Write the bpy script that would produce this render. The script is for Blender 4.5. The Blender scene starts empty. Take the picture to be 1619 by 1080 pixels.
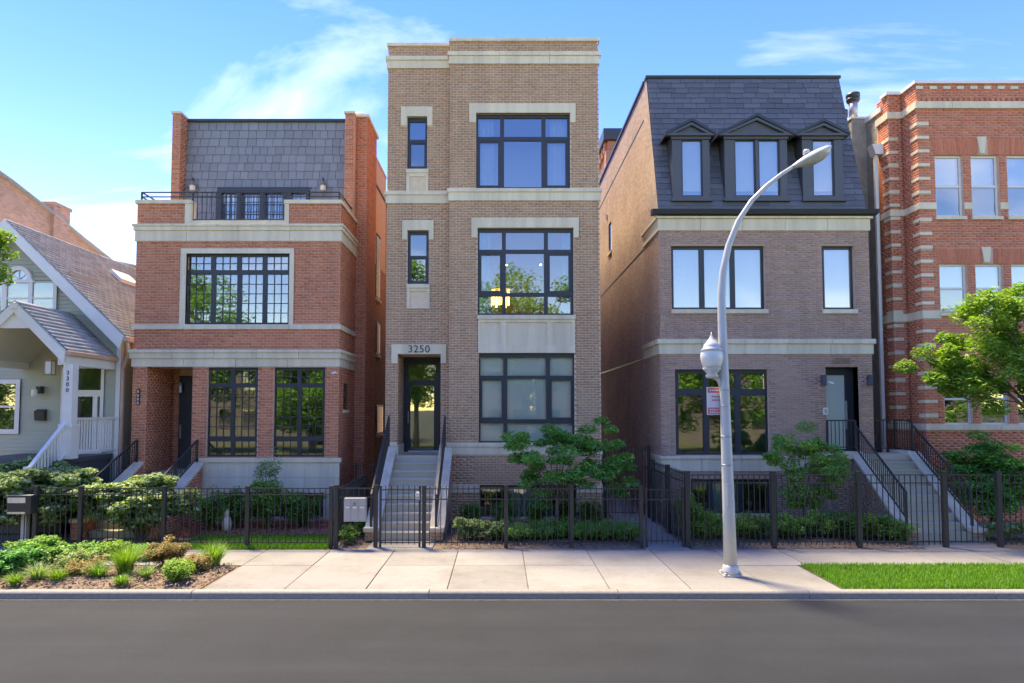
import bpy, math, random
import numpy as np
from mathutils import Vector, Matrix
random.seed(7); RNG = np.random.default_rng(11)
R = math.radians
SC = bpy.context.scene
COL = SC.collection

# ---------------------------------------------------------------- camera
F, CX, HOR, CAMH, PITCH = 1079.0, 790.0, 645.0, 3.1, R(3.0)      # photo pixels (1619 x 1080), metres
CY = HOR - F * math.tan(PITCH)
cam_d = bpy.data.cameras.new('camera'); cam = bpy.data.objects.new('camera', cam_d); COL.objects.link(cam)
cam.location = (0, 0, CAMH); cam.rotation_euler = (R(90) + PITCH, 0, 0)
cam_d.sensor_fit = 'HORIZONTAL'; cam_d.sensor_width = 36.0; cam_d.lens = 36.0 * F / 1619.0
cam_d.shift_x = (809.5 - CX) / 1619.0; cam_d.shift_y = (CY - 540.0) / 1619.0
cam_d.clip_end = 2000
SC.camera = cam

# ---------------------------------------------------------------- sky, sun, exposure
SUN_EL, SUN_AZ = R(64), R(-39)
world = bpy.data.worlds.new('World'); SC.world = world; world.use_nodes = True
wn, wl = world.node_tree.nodes, world.node_tree.links
bg = wn['Background']; bg.inputs['Strength'].default_value = 0.15
sky = wn.new('ShaderNodeTexSky'); sky.sky_type = 'NISHITA'; sky.sun_disc = False
sky.sun_elevation = SUN_EL; sky.sun_rotation = SUN_AZ; sky.air_density = 1.0; sky.dust_density = 0.0; sky.ozone_density = 2.5
tcw = wn.new('ShaderNodeTexCoord'); sepw = wn.new('ShaderNodeSeparateXYZ'); wl.new(tcw.outputs['Generated'], sepw.inputs[0])
def wmath(op, a, b=None):
    n = wn.new('ShaderNodeMath'); n.operation = op
    for i, v in enumerate((a, b)):
        if v is None: continue
        if hasattr(v, 'links'): wl.new(v, n.inputs[i])
        else: n.inputs[i].default_value = v
    return n.outputs[0]
zz = wmath('ADD', wmath('MAXIMUM', sepw.outputs[2], 0.0), 0.38)
comb = wn.new('ShaderNodeCombineXYZ')
wl.new(wmath('DIVIDE', sepw.outputs[0], zz), comb.inputs[0]); wl.new(wmath('DIVIDE', sepw.outputs[1], zz), comb.inputs[1])
mapw = wn.new('ShaderNodeMapping'); mapw.inputs['Rotation'].default_value = (0, 0, R(15)); mapw.inputs['Scale'].default_value = (1.0, 1.8, 1); mapw.inputs['Location'].default_value = (0, 0, 0)
wl.new(comb.outputs[0], mapw.inputs[0])
nz = wn.new('ShaderNodeTexNoise'); nz.inputs['Scale'].default_value = 1.4; nz.inputs['Detail'].default_value = 7; nz.inputs['Roughness'].default_value = 0.55; nz.inputs['Distortion'].default_value = 0.6
wl.new(mapw.outputs[0], nz.inputs['Vector'])
rampw = wn.new('ShaderNodeValToRGB'); rampw.color_ramp.elements[0].position = 0.52; rampw.color_ramp.elements[1].position = 0.95; rampw.color_ramp.elements[1].color = (.55, .55, .55, 1)
wl.new(nz.outputs['Fac'], rampw.inputs[0])
hsvw = wn.new('ShaderNodeHueSaturation'); hsvw.inputs['Hue'].default_value = 0.530; hsvw.inputs['Saturation'].default_value = 1.38; hsvw.inputs['Value'].default_value = 0.56
wl.new(sky.outputs[0], hsvw.inputs['Color'])
mixw = wn.new('ShaderNodeMixRGB'); mixw.inputs[2].default_value = (4.4, 4.5, 4.7, 1)
wl.new(rampw.outputs[0], mixw.inputs[0]); wl.new(hsvw.outputs[0], mixw.inputs[1])
wl.new(mixw.outputs[0], bg.inputs['Color'])
sun_d = bpy.data.lights.new('sun', 'SUN'); sun_d.energy = 1.5; sun_d.angle = R(12); sun_d.color = (1.0, 0.95, 0.88)
sun = bpy.data.objects.new('sun', sun_d); COL.objects.link(sun); sun.location = (-10, 20, 40)
SUNV = Vector((math.sin(SUN_AZ) * math.cos(SUN_EL), math.cos(SUN_AZ) * math.cos(SUN_EL), math.sin(SUN_EL)))
sun.rotation_euler = (-SUNV).to_track_quat('-Z', 'Y').to_euler()
SC.view_settings.view_transform = 'Standard'; SC.view_settings.look = 'None'
SC.view_settings.exposure = 2.8
SC.view_settings.use_white_balance = True; SC.view_settings.white_balance_temperature = 9600; SC.view_settings.white_balance_tint = 3; SC.view_settings.gamma = 1.0; SC.view_settings.use_curve_mapping = False
SC.cycles.max_bounces = 8; SC.cycles.transparent_max_bounces = 16

# ---------------------------------------------------------------- pixel -> metres on a plane at depth Y
def Zp(py, Y):
    d = (CY - py) / F
    return CAMH + Y * (math.sin(PITCH) + d * math.cos(PITCH)) / (math.cos(PITCH) - d * math.sin(PITCH))
def Xp(px, Y, py=480):
    d = (CY - py) / F
    return (px - CX) / F * Y / (math.cos(PITCH) - d * math.sin(PITCH))
def RC(x0, y0, x1, y1, Y):                        # rectangle in the photo -> (X0, X1, Z0, Z1)
    m = (y0 + y1) / 2
    return (Xp(x0, Y, m), Xp(x1, Y, m), Zp(y1, Y), Zp(y0, Y))
def GY(py, z=0.0): return F * (CAMH - z) / (py - HOR)      # ground depth at a pixel row

# ---------------------------------------------------------------- materials
class NT:
    def __init__(s, name):
        s.m = bpy.data.materials.new(name); s.m.use_nodes = True
        s.n, s.l = s.m.node_tree.nodes, s.m.node_tree.links
        s.p = s.n['Principled BSDF']; s.out = s.n['Material Output']
    def new(s, t, **kw):
        n = s.n.new(t)
        for k, v in kw.items(): setattr(n, k, v)
        return n
    def math(s, op, a, b=None, clamp=False):
        n = s.new('ShaderNodeMath', operation=op, use_clamp=clamp)
        for i, v in enumerate((a, b)):
            if v is None: continue
            if hasattr(v, 'links'): s.l.new(v, n.inputs[i])
            else: n.inputs[i].default_value = v
        return n.outputs[0]
    def noise(s, scale, detail=4, rough=.55, vec=None, dim='3D'):
        n = s.new('ShaderNodeTexNoise'); n.inputs['Scale'].default_value = scale; n.inputs['Detail'].default_value = detail; n.inputs['Roughness'].default_value = rough
        if vec is None: vec = s.coord()
        s.l.new(vec, n.inputs['Vector']); return n.outputs['Fac']
    def coord(s):
        if not hasattr(s, 'tc'): s.tc = s.new('ShaderNodeTexCoord')
        return s.tc.outputs['Object']
    def ramp(s, fac, stops):
        n = s.new('ShaderNodeValToRGB'); e = n.color_ramp.elements
        while len(e) < len(stops): e.new(.5)
        for i, (p, c) in enumerate(stops): e[i].position = p; e[i].color = (*c, 1)
        s.l.new(fac, n.inputs[0]); return n.outputs[0]
    def mix(s, fac, a, b, mode='MIX'):
        n = s.new('ShaderNodeMixRGB', blend_type=mode)
        for i, v in enumerate((fac, a, b)):
            if hasattr(v, 'links'): s.l.new(v, n.inputs[i])
            elif i == 0: n.inputs[0].default_value = v
            else: n.inputs[i].default_value = (*v, 1)
        return n.outputs[0]
    def bump(s, h, strength=.3, dist=.01):
        n = s.new('ShaderNodeBump'); n.inputs['Strength'].default_value = strength; n.inputs['Distance'].default_value = dist
        s.l.new(h, n.inputs['Height']); s.l.new(n.outputs[0], s.p.inputs['Normal'])
    def rnd(s):                                   # one random number per loose piece and per object
        g = s.new('ShaderNodeNewGeometry'); o = s.new('ShaderNodeObjectInfo')
        return s.math('FRACT', s.math('ADD', g.outputs['Random Per Island'], o.outputs['Random']))
    def base(s, c):
        if hasattr(c, 'links'): s.l.new(c, s.p.inputs['Base Color'])
        else: s.p.inputs['Base Color'].default_value = (*c, 1)
def sc(c, k): return tuple(min(1, x * k) for x in c)
def surf(name, c, rough=.7, var=.12, scale=6, bump=.15, bscale=60, metal=0, big=.0, bdist=.004, spec=.5):
    t = NT(name); n = t.noise(scale, 6, .6)
    col = t.ramp(n, [(.25, sc(c, 1 - var)), (.75, sc(c, 1 + var))])
    if big:
        b = t.noise(.55, 3, .5); col = t.mix(t.ramp(b, [(.35, (0,)*3), (.7, (big,)*3)]), col, sc(c, .62))
    t.base(col); t.p.inputs['Roughness'].default_value = rough; t.p.inputs['Metallic'].default_value = metal
    t.p.inputs['Specular IOR Level'].default_value = spec
    if bump: t.bump(t.noise(bscale, 4, .6), bump, bdist)
    return t.m
def pieces(name, stops, rough=.75, fine=.18, bump=.35, bscale=90, spec=.4, streak=0):      # bricks, slates, slabs: a tone for every piece
    t = NT(name); r = t.rnd(); col = t.ramp(r, stops)
    n = t.noise(14, 6, .65); col = t.mix(1.0, col, t.ramp(n, [(.2, (1 - fine,)*3), (.8, (1 + fine,)*3)]), 'MULTIPLY')
    if streak:
        mp = t.new('ShaderNodeMapping'); mp.inputs['Scale'].default_value = (1.6, 1.6, .16); t.l.new(t.coord(), mp.inputs[0])
        w = t.noise(2.2, 5, .6, mp.outputs[0]); col = t.mix(1.0, col, t.ramp(w, [(.32, (1 - streak,)*3), (.62, (1.04,)*3)]), 'MULTIPLY')
    t.base(col); t.p.inputs['Roughness'].default_value = rough; t.p.inputs['Specular IOR Level'].default_value = spec
    t.bump(t.noise(bscale, 3, .6), bump, .004)
    return t.m
def wallbrick(name, c, mort, L, H, side=True):             # far or grazing brickwork too small to pick apart
    t = NT(name); b = t.new('ShaderNodeTexBrick'); b.inputs['Scale'].default_value = 1.0
    b.inputs['Brick Width'].default_value = L; b.inputs['Row Height'].default_value = H; b.inputs['Mortar Size'].default_value = .008; b.inputs['Bias'].default_value = 0
    b.inputs['Color1'].default_value = (*sc(c, .82), 1); b.inputs['Color2'].default_value = (*sc(c, 1.15), 1); b.inputs['Mortar'].default_value = (*mort, 1)
    sp = t.new('ShaderNodeSeparateXYZ'); cb = t.new('ShaderNodeCombineXYZ'); t.l.new(t.coord(), sp.inputs[0])
    t.l.new(t.math('ADD', sp.outputs[0], sp.outputs[1]), cb.inputs[0]); t.l.new(sp.outputs[2], cb.inputs[1]); t.l.new(cb.outputs[0], b.inputs['Vector'])
    n = t.noise(.7, 5, .6); col = t.mix(1.0, b.outputs['Color'], t.ramp(n, [(.3, (.84,)*3), (.7, (1.1,)*3)]), 'MULTIPLY')
    t.base(col); t.p.inputs['Roughness'].default_value = .85
    t.bump(t.math('SUBTRACT', 1.0, b.outputs['Fac']), .5, .006)
    return t.m
def leafmat(name, stops, trans=.35, rough=.5):
    t = NT(name); col = t.ramp(t.rnd(), stops); t.base(col); t.p.inputs['Roughness'].default_value = rough; t.p.inputs['Specular IOR Level'].default_value = .35
    tr = t.new('ShaderNodeBsdfTranslucent'); t.l.new(t.mix(1.0, col, (1.15, 1.2, .55), 'MULTIPLY'), tr.inputs['Color'])
    mx = t.new('ShaderNodeMixShader'); mx.inputs[0].default_value = trans
    t.l.new(t.p.outputs[0], mx.inputs[1]); t.l.new(tr.outputs[0], mx.inputs[2]); t.l.new(mx.outputs[0], t.out.inputs[0])
    return t.m
def glassmat(name, refl, tint=(.8, .86, .84)):
    t = NT(name); tr = t.new('ShaderNodeBsdfTransparent'); tr.inputs[0].default_value = (*tint, 1)
    gl = t.new('ShaderNodeBsdfGlossy'); gl.inputs['Roughness'].default_value = .015; gl.inputs['Color'].default_value = (1, .97, .93, 1)
    bm = t.new('ShaderNodeBump'); bm.inputs['Strength'].default_value = .05; bm.inputs['Distance'].default_value = .01
    t.l.new(t.noise(1.1, 1, .5), bm.inputs['Height']); t.l.new(bm.outputs[0], gl.inputs['Normal'])
    lw = t.new('ShaderNodeFresnel'); lw.inputs[0].default_value = 1.45
    fac = t.math('ADD', t.math('MULTIPLY', lw.outputs[0], 1.0), refl, True)
    mx = t.new('ShaderNodeMixShader'); t.l.new(fac, mx.inputs[0]); t.l.new(tr.outputs[0], mx.inputs[1]); t.l.new(gl.outputs[0], mx.inputs[2])
    t.l.new(mx.outputs[0], t.out.inputs[0]); return t.m
def glow(name, c, s):
    t = NT(name); t.p.inputs['Emission Color'].default_value = (*c, 1); t.p.inputs['Emission Strength'].default_value = s; t.base(c); return t.m

def concrete():
    t = NT('pavement_concrete'); g = t.new('ShaderNodeNewGeometry'); sc_ = t.new('ShaderNodeVectorMath', operation='SCALE'); sc_.inputs['Scale'].default_value = 1.0; t.l.new(g.outputs['Position'], sc_.inputs[0]); P = sc_.outputs[0]
    col = t.ramp(t.rnd(), [(0, (.25, .232, .205)), (.5, (.278, .258, .228)), (1, (.305, .283, .25))])
    st = t.noise(.9, 6, .65, P); col = t.mix(1.0, col, t.ramp(st, [(.32, (.80, .78, .75)), (.52, (1,)*3), (.75, (1.06,)*3)]), 'MULTIPLY')
    sp_ = t.noise(9, 5, .7, P); col = t.mix(1.0, col, t.ramp(sp_, [(.27, (.72,)*3), (.40, (.97,)*3), (.7, (1.03,)*3)]), 'MULTIPLY')
    gr = t.noise(140, 2, .6, P); col = t.mix(1.0, col, t.ramp(gr, [(.3, (.86,)*3), (.7, (1.1,)*3)]), 'MULTIPLY')
    v = t.new('ShaderNodeTexVoronoi', feature='DISTANCE_TO_EDGE'); v.inputs['Scale'].default_value = .32; wv = t.new('ShaderNodeVectorMath', operation='ADD'); nn = t.new('ShaderNodeTexNoise'); nn.inputs['Scale'].default_value = 1.7; nn.inputs['Detail'].default_value = 6; t.l.new(P, nn.inputs['Vector']); t.l.new(P, wv.inputs[0]); t.l.new(nn.outputs['Color'], wv.inputs[1]); t.l.new(wv.outputs[0], v.inputs['Vector'])
    col = t.mix(1.0, col, t.ramp(v.outputs['Distance'], [(0, (.86,)*3), (.003, (.94,)*3), (.006, (1,)*3)]), 'MULTIPLY')
    t.base(col); t.p.inputs['Roughness'].default_value = .9; t.bump(gr, .3, .004); return t.m
M = {}
M['br_red'] = pieces('orange_red_brick', [(0, (.55, .178, .088)), (.3, (.61, .205, .102)), (.65, (.65, .225, .113)), (1, (.69, .255, .132))], streak=.13)
M['br_tan'] = pieces('tan_brown_brick', [(0, (.465, .262, .155)), (.35, (.50, .285, .170)), (.7, (.53, .305, .183)), (1, (.56, .33, .20))], streak=.14)
M['br_plum'] = pieces('plum_brown_brick', [(0, (.42, .256, .186)), (.4, (.452, .278, .203)), (.7, (.478, .297, .217)), (1, (.51, .322, .238))], streak=.14)
M['br_crim'] = pieces('crimson_brick', [(0, (.58, .165, .082)), (.35, (.63, .19, .095)), (.7, (.67, .21, .107)), (1, (.70, .24, .128))], streak=.13)
M['mo_red'] = surf('mortar_buff', (.70, .44, .31), .95); M['mo_tan'] = surf('mortar_tan', (.76, .58, .39), .95)
M['mo_plum'] = surf('mortar_brown', (.55, .40, .30), .95); M['mo_crim'] = surf('mortar_pink', (.66, .42, .31), .95)
M['common_tan'] = wallbrick('common_brick_tan', (.50, .35, .27), (.47, .35, .28), .21, .07)
M['common_red'] = wallbrick('common_brick_red', (.44, .17, .10), (.40, .22, .15), .2, .075)
M['common_grey'] = wallbrick('common_brick_grey', (.26, .23, .19), (.30, .27, .23), .22, .08)
M['common_far'] = wallbrick('common_brick_far', (.44, .27, .195), (.44, .32, .25), .22, .08)
M['stone'] = pieces('limestone', [(0, (.73, .615, .43)), (.5, (.77, .655, .463)), (1, (.80, .69, .495))], .8, .06, .2, 70, streak=.16)
M['concrete'] = concrete()
M['kerb'] = pieces('kerb_concrete', [(0, (.26, .24, .205)), (1, (.32, .295, .255))], .9, .22, .4, 60)
M['step'] = pieces('step_concrete', [(0, (.56, .48, .335)), (1, (.62, .535, .385))], .85, .07, .2, 90)
M['slate'] = pieces('grey_slate', [(0, (.225, .223, .226)), (.5, (.252, .250, .254)), (1, (.282, .279, .283))], .6, .12, .4, 60)
M['slate_dark'] = pieces('dark_slate', [(0, (.105, .108, .118)), (.5, (.124, .127, .138)), (1, (.148, .151, .163))], .6, .12, .3, 60)
M['black'] = surf('black_metal', (.034, .032, .031), .45, .1, bump=.05, bscale=200)
M['frame'] = surf('charcoal_frame', (.030, .034, .042), .42, .06, 4, bump=0)
M['trimdark'] = surf('dormer_paint', (.078, .082, .094), .5, .06, 4, bump=0)
M['white'] = surf('white_paint', (.78, .745, .67), .55, .05, 3, bump=.05)
M['siding'] = surf('sage_grey_siding', (.45, .455, .345), .6, .05, 3, bump=.05)
M['ceil'] = surf('porch_ceiling_cream', (.62, .58, .46), .6, .04, 3, bump=.03)
M['copper'] = surf('gutter_tan', (.60, .38, .27), .5, .08, 5, bump=.05)
M['shingle'] = pieces('grey_shingle', [(0, (.27, .28, .29)), (.5, (.34, .35, .36)), (1, (.41, .42, .43))], .95, .15, .6, 150)
M['asphalt'] = None
M['greypole'] = surf('painted_pole', (.56, .545, .50), .38, .06, 3, bump=.04, big=.12)
M['steel'] = surf('galvanised_metal', (.46, .46, .46), .45, .1, 10, metal=.6)
M['mailgrey'] = surf('mailbox_grey', (.36, .35, .335), .45, .05, 4, bump=0)
M['cmu'] = surf('rough_grey_block', (.36, .34, .29), .95, .25, 5, 1.0, 7, big=.3, bdist=.05)
M['soil'] = surf('soil', (.24, .17, .115), 1, .4, 14, 1, 40, bdist=.02)
M['mulch'] = pieces('bark_mulch', [(0, (.10, .06, .045)), (.5, (.20, .13, .095)), (.85, (.30, .20, .15)), (1, (.42, .31, .24))], .95)
M['mulch_red'] = pieces('red_mulch', [(0, (.42, .12, .06)), (.5, (.55, .175, .09)), (1, (.62, .25, .14))], .95)
M['soil_red'] = surf('red_soil', (.42, .14, .08), 1, .3, 14, 1, 40, bdist=.02)
M['grassground'] = surf('turf_soil', (.07, .10, .025), 1, .3, 10, .6, 60)
M['ground'] = surf('ground_soil', (.07, .075, .04), 1, .3, 2, .6, 20)
M['bark'] = surf('bark', (.15, .115, .085), .95, .3, 14, 1, 30, bdist=.02)
M['room'] = surf('room_wall', (.42, .37, .30), .9, .05, bump=0)
M['room_white'] = surf('room_white_wall', (.70, .68, .63), .9, .04, bump=0)
M['blind'] = surf('white_blind', (.80, .81, .79), .8, .03, 3, bump=0)
M['curtain'] = surf('grey_sheer_curtain', (.46, .47, .47), .9, .08, 3, bump=0)
M['glass'] = glassmat('window_glass', .16); M['glass_hi'] = glassmat('coated_window_glass', .19, (.86, .90, .90)); M['glass_lo'] = glassmat('clear_glass', .015, (.93, .96, .94))
M['yellowpanel'] = surf('olive_room_wall', (.50, .47, .26), .8, .05, bump=0)  # plain olive wall colour for the rooms behind entry door and small window
M['greenpanel'] = surf('pale_sage_panel', (.56, .62, .50), .35, .06, 2, bump=0)
M['brass'] = surf('aged_brass', (.36, .23, .13), .45, .1, metal=.3)
M['ink'] = surf('dark_lettering', (.03, .03, .032), .5, .05, bump=0)
M['lampglow'] = glow('lamp_crystal_lit', (1, .55, .2), 2.2); M['dotglow'] = glow('ceiling_light_lit', (1, .85, .6), 3)
M['red'] = surf('sign_red', (.72, .12, .13), .5, .06, bump=0); M['signwhite'] = surf('sign_white', (.80, .74, .74), .5, .04, bump=0)
M['blue'] = surf('sign_blue', (.10, .22, .42), .5, .05, bump=0)
M['petal'] = surf('cream_petal', (.75, .70, .55), .7, .1, bump=0)
M['globe'] = surf('milky_globe', (.74, .73, .66), .25, .04, 3, bump=0)
M['lens'] = surf('lamp_lens', (.42, .40, .34), .25, .2, 8, bump=.3, bscale=30)
M['leaf_dark'] = leafmat('leaf_dark_green', [(0, (0.081, 0.176, 0.033)), (.5, (0.149, 0.310, 0.061)), (1, (0.230, 0.432, 0.096))])
M['leaf_mid'] = leafmat('leaf_mid_green', [(0, (0.109, 0.269, 0.043)), (.5, (0.196, 0.414, 0.073)), (1, (0.317, 0.560, 0.121))])
M['leaf_lime'] = leafmat('leaf_lime_green', [(0, (0.144, 0.287, 0.037)), (.5, (0.236, 0.414, 0.060)), (1, (0.371, 0.539, 0.101))])
M['leaf_maple'] = leafmat('leaf_bright_green', [(0, (0.079, 0.264, 0.060)), (.5, (0.146, 0.436, 0.100)), (1, (0.264, 0.607, 0.146))])
M['leaf_vari'] = leafmat('leaf_variegated', [(0, (0.094, 0.220, 0.050)), (.45, (0.185, 0.337, 0.076)), (.7, (0.438, 0.572, 0.202)), (1, (0.620, 0.620, 0.472))])
M['leaf_rust'] = leafmat('leaf_russet', [(0, (0.154, 0.185, 0.046)), (.4, (0.263, 0.263, 0.077)), (.7, (0.402, 0.248, 0.123)), (1, (0.525, 0.232, 0.139))])
M['leaf_pale'] = leafmat('leaf_pale_green', [(0, (0.154, 0.263, 0.077)), (.5, (0.294, 0.417, 0.154)), (1, (0.525, 0.603, 0.309))])
M['blade'] = leafmat('grass_blade', [(0, (0.330, 0.286, 0.110)), (.035, (0.092, 0.248, 0.021)), (.5, (0.154, 0.362, 0.034)), (1, (0.263, 0.479, 0.062))])

# ---------------------------------------------------------------- meshes and objects
WORLD = {}
def setpar(o, parent):
    if parent is None: return
    o.parent = parent
    if parent.name in WORLD: o.matrix_parent_inverse = WORLD[parent.name].inverted()
def np_mesh(name, V, Q):
    V = np.asarray(V, dtype=np.float32).reshape(-1, 3); Q = np.asarray(Q, dtype=np.int32)
    k = Q.shape[1]; me = bpy.data.meshes.new(name)
    me.vertices.add(len(V)); me.vertices.foreach_set('co', V.ravel())
    me.loops.add(Q.size); me.loops.foreach_set('vertex_index', Q.ravel())
    me.polygons.add(len(Q)); me.polygons.foreach_set('loop_start', np.arange(0, Q.size, k, dtype=np.int32)); me.polygons.foreach_set('loop_total', np.full(len(Q), k, dtype=np.int32))
    me.update(calc_edges=True); return me
def link(name, me, mat=None, parent=None, smooth=False, kind=None):
    if mat is not None and not me.materials: me.materials.append(M[mat] if isinstance(mat, str) else mat)
    if smooth: me.polygons.foreach_set('use_smooth', [True] * len(me.polygons))
    o = bpy.data.objects.new(name, me); COL.objects.link(o); setpar(o, parent)
    if kind: o['kind'] = kind
    return o
def tag(o, label, cat, group=None, kind=None):
    o['label'] = label; o['category'] = cat
    if group: o['group'] = group
    if kind: o['kind'] = kind
    return o
def thing(name, loc, label, cat, group=None):
    o = bpy.data.objects.new(name, None); COL.objects.link(o); o.location = loc; o.empty_display_size = .3
    WORLD[o.name] = Matrix.Translation(Vector(loc)); return tag(o, label, cat, group)
def struct(o): o['kind'] = 'structure'; return o

class MB:
    def __init__(s): s.v, s.f = [], []
    def box(s, x0, x1, y0, y1, z0, z1):
        b = len(s.v)
        s.v += [(x0, y0, z0), (x1, y0, z0), (x1, y1, z0), (x0, y1, z0), (x0, y0, z1), (x1, y0, z1), (x1, y1, z1), (x0, y1, z1)]
        s.f += [tuple(b + i for i in q) for q in ((0, 1, 5, 4), (1, 2, 6, 5), (2, 3, 7, 6), (3, 0, 4, 7), (4, 5, 6, 7), (3, 2, 1, 0))]; return s
    def quad(s, *p): b = len(s.v); s.v += list(p); s.f.append(tuple(range(b, b + len(p)))); return s
    def prism(s, pts, vec):
        b, n = len(s.v), len(pts); v = Vector(vec)
        s.v += [tuple(p) for p in pts] + [tuple(Vector(p) + v) for p in pts]
        s.f.append(tuple(range(b, b + n))); s.f.append(tuple(range(b + 2 * n - 1, b + n - 1, -1)))
        for i in range(n): j = (i + 1) % n; s.f.append((b + j, b + i, b + n + i, b + n + j))
        return s
    def tube(s, pts, rad, n=8, cap=True, ang=0):
        pts = [Vector(p) for p in pts]; rad = rad if hasattr(rad, '__len__') else [rad] * len(pts); b = len(s.v); ref = None
        for i, p in enumerate(pts):
            t = (pts[min(i + 1, len(pts) - 1)] - pts[max(i - 1, 0)]).normalized()
            if ref is None: ref = Vector((0, 0, 1)) if abs(t.z) < .9 else Vector((1, 0, 0))
            a = t.cross(ref).normalized(); c = t.cross(a).normalized(); ref = -c if False else a.cross(t)
            for k in range(n):
                w = 2 * math.pi * k / n + ang; s.v.append(tuple(p + (a * math.cos(w) + c * math.sin(w)) * rad[i]))
        for i in range(len(pts) - 1):
            for k in range(n):
                q = (k + 1) % n; s.f.append((b + i * n + k, b + i * n + q, b + (i + 1) * n + q, b + (i + 1) * n + k))
        if cap: s.f.append(tuple(range(b + n - 1, b - 1, -1))); e = b + (len(pts) - 1) * n; s.f.append(tuple(range(e, e + n)))
        return s
    def bar(s, a, b_, w, h=None):                  # square bar between two points
        h = h or w; a, c = Vector(a), Vector(b_); t = (c - a).normalized(); ref = Vector((0, 0, 1)) if abs(t.z) < .95 else Vector((0, 1, 0))
        u = t.cross(ref).normalized() * w / 2; k = t.cross(u).normalized() * h / 2; b = len(s.v)
        s.v += [tuple(p + o) for p in (a, c) for o in (-u - k, u - k, u + k, -u + k)]
        s.f += [tuple(b + i for i in q) for q in ((0, 1, 2, 3), (7, 6, 5, 4), (0, 4, 5, 1), (1, 5, 6, 2), (2, 6, 7, 3), (3, 7, 4, 0))]; return s
    def lathe(s, c, prof, n=16):
        b = len(s.v)
        for r, z in prof:
            for k in range(n): w = 2 * math.pi * k / n; s.v.append((c[0] + r * math.cos(w), c[1] + r * math.sin(w), c[2] + z))
        for i in range(len(prof) - 1):
            for k in range(n): q = (k + 1) % n; s.f.append((b + i * n + k, b + i * n + q, b + (i + 1) * n + q, b + (i + 1) * n + k))
        s.f.append(tuple(range(b + n - 1, b - 1, -1))); e = b + (len(prof) - 1) * n; s.f.append(tuple(range(e, e + n))); return s
    def build(s, name, mat, parent=None, smooth=False, kind=None, bevel=0):
        me = bpy.data.meshes.new(name); me.from_pydata(s.v, [], s.f); me.update()
        o = link(name, me, mat, parent, smooth, kind)
        if bevel:
            m = o.modifiers.new('bevel', 'BEVEL'); m.width = bevel; m.segments = 2; m.limit_method = 'ANGLE'
        return o
def box(name, mat, parent, x0, x1, y0, y1, z0, z1, bevel=0): return MB().box(x0, x1, y0, y1, z0, z1).build(name, mat, parent, bevel=bevel)
def copyof(o, loc, parent=None, name=None):
    c = bpy.data.objects.new(name or o.name.split('.')[0], o.data); COL.objects.link(c); setpar(c, parent); c.location = loc; return c

# wall faces: kind F faces the street (plane Y=c), R faces right (plane X=c), L faces left; d is distance out of the wall
def fmap(kind, c, u, v, d):
    if kind == 'F': return (u, c - d, v)
    if kind == 'R': return (c + d, u, v)
    return (c - d, u, v)
def split(u0, u1, v0, v1, holes):
    us = sorted({u0, u1, *[min(max(h[i], u0), u1) for h in holes for i in (0, 1)]}); vs = sorted({v0, v1, *[min(max(h[i], v0), v1) for h in holes for i in (2, 3)]})
    for a, b in zip(us, us[1:]):
        for c, d in zip(vs, vs[1:]):
            m, n = (a + b) / 2, (c + d) / 2
            if b - a > 1e-6 and d - c > 1e-6 and not any(h[0] < m < h[1] and h[2] < n < h[3] for h in holes): yield a, b, c, d
def holed(mb, kind, c, u0, u1, v0, v1, holes, depth, outer=0):
    P = lambda u, v, d: fmap(kind, c, u, v, d)
    for a, b, e, f in split(u0, u1, v0, v1, holes): mb.quad(P(a, e, 0), P(b, e, 0), P(b, f, 0), P(a, f, 0))
    rects = [(h, -depth) for h in holes]
    if outer: rects.append(((u0, u1, v0, v1), -outer))
    for (a, b, e, f), dd in rects:
        if not dd: continue
        for p, q in (((a, e), (b, e)), ((b, e), (b, f)), ((b, f), (a, f)), ((a, f), (a, e))):
            if max(p[1], q[1]) > v1 + 1e-6 and p[1] == q[1]: continue
            p, q = (p[0], min(p[1], v1)), (q[0], min(q[1], v1)); mb.quad(P(*p, 0), P(*q, 0), P(*q, dd), P(*p, dd))
    return mb
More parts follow.
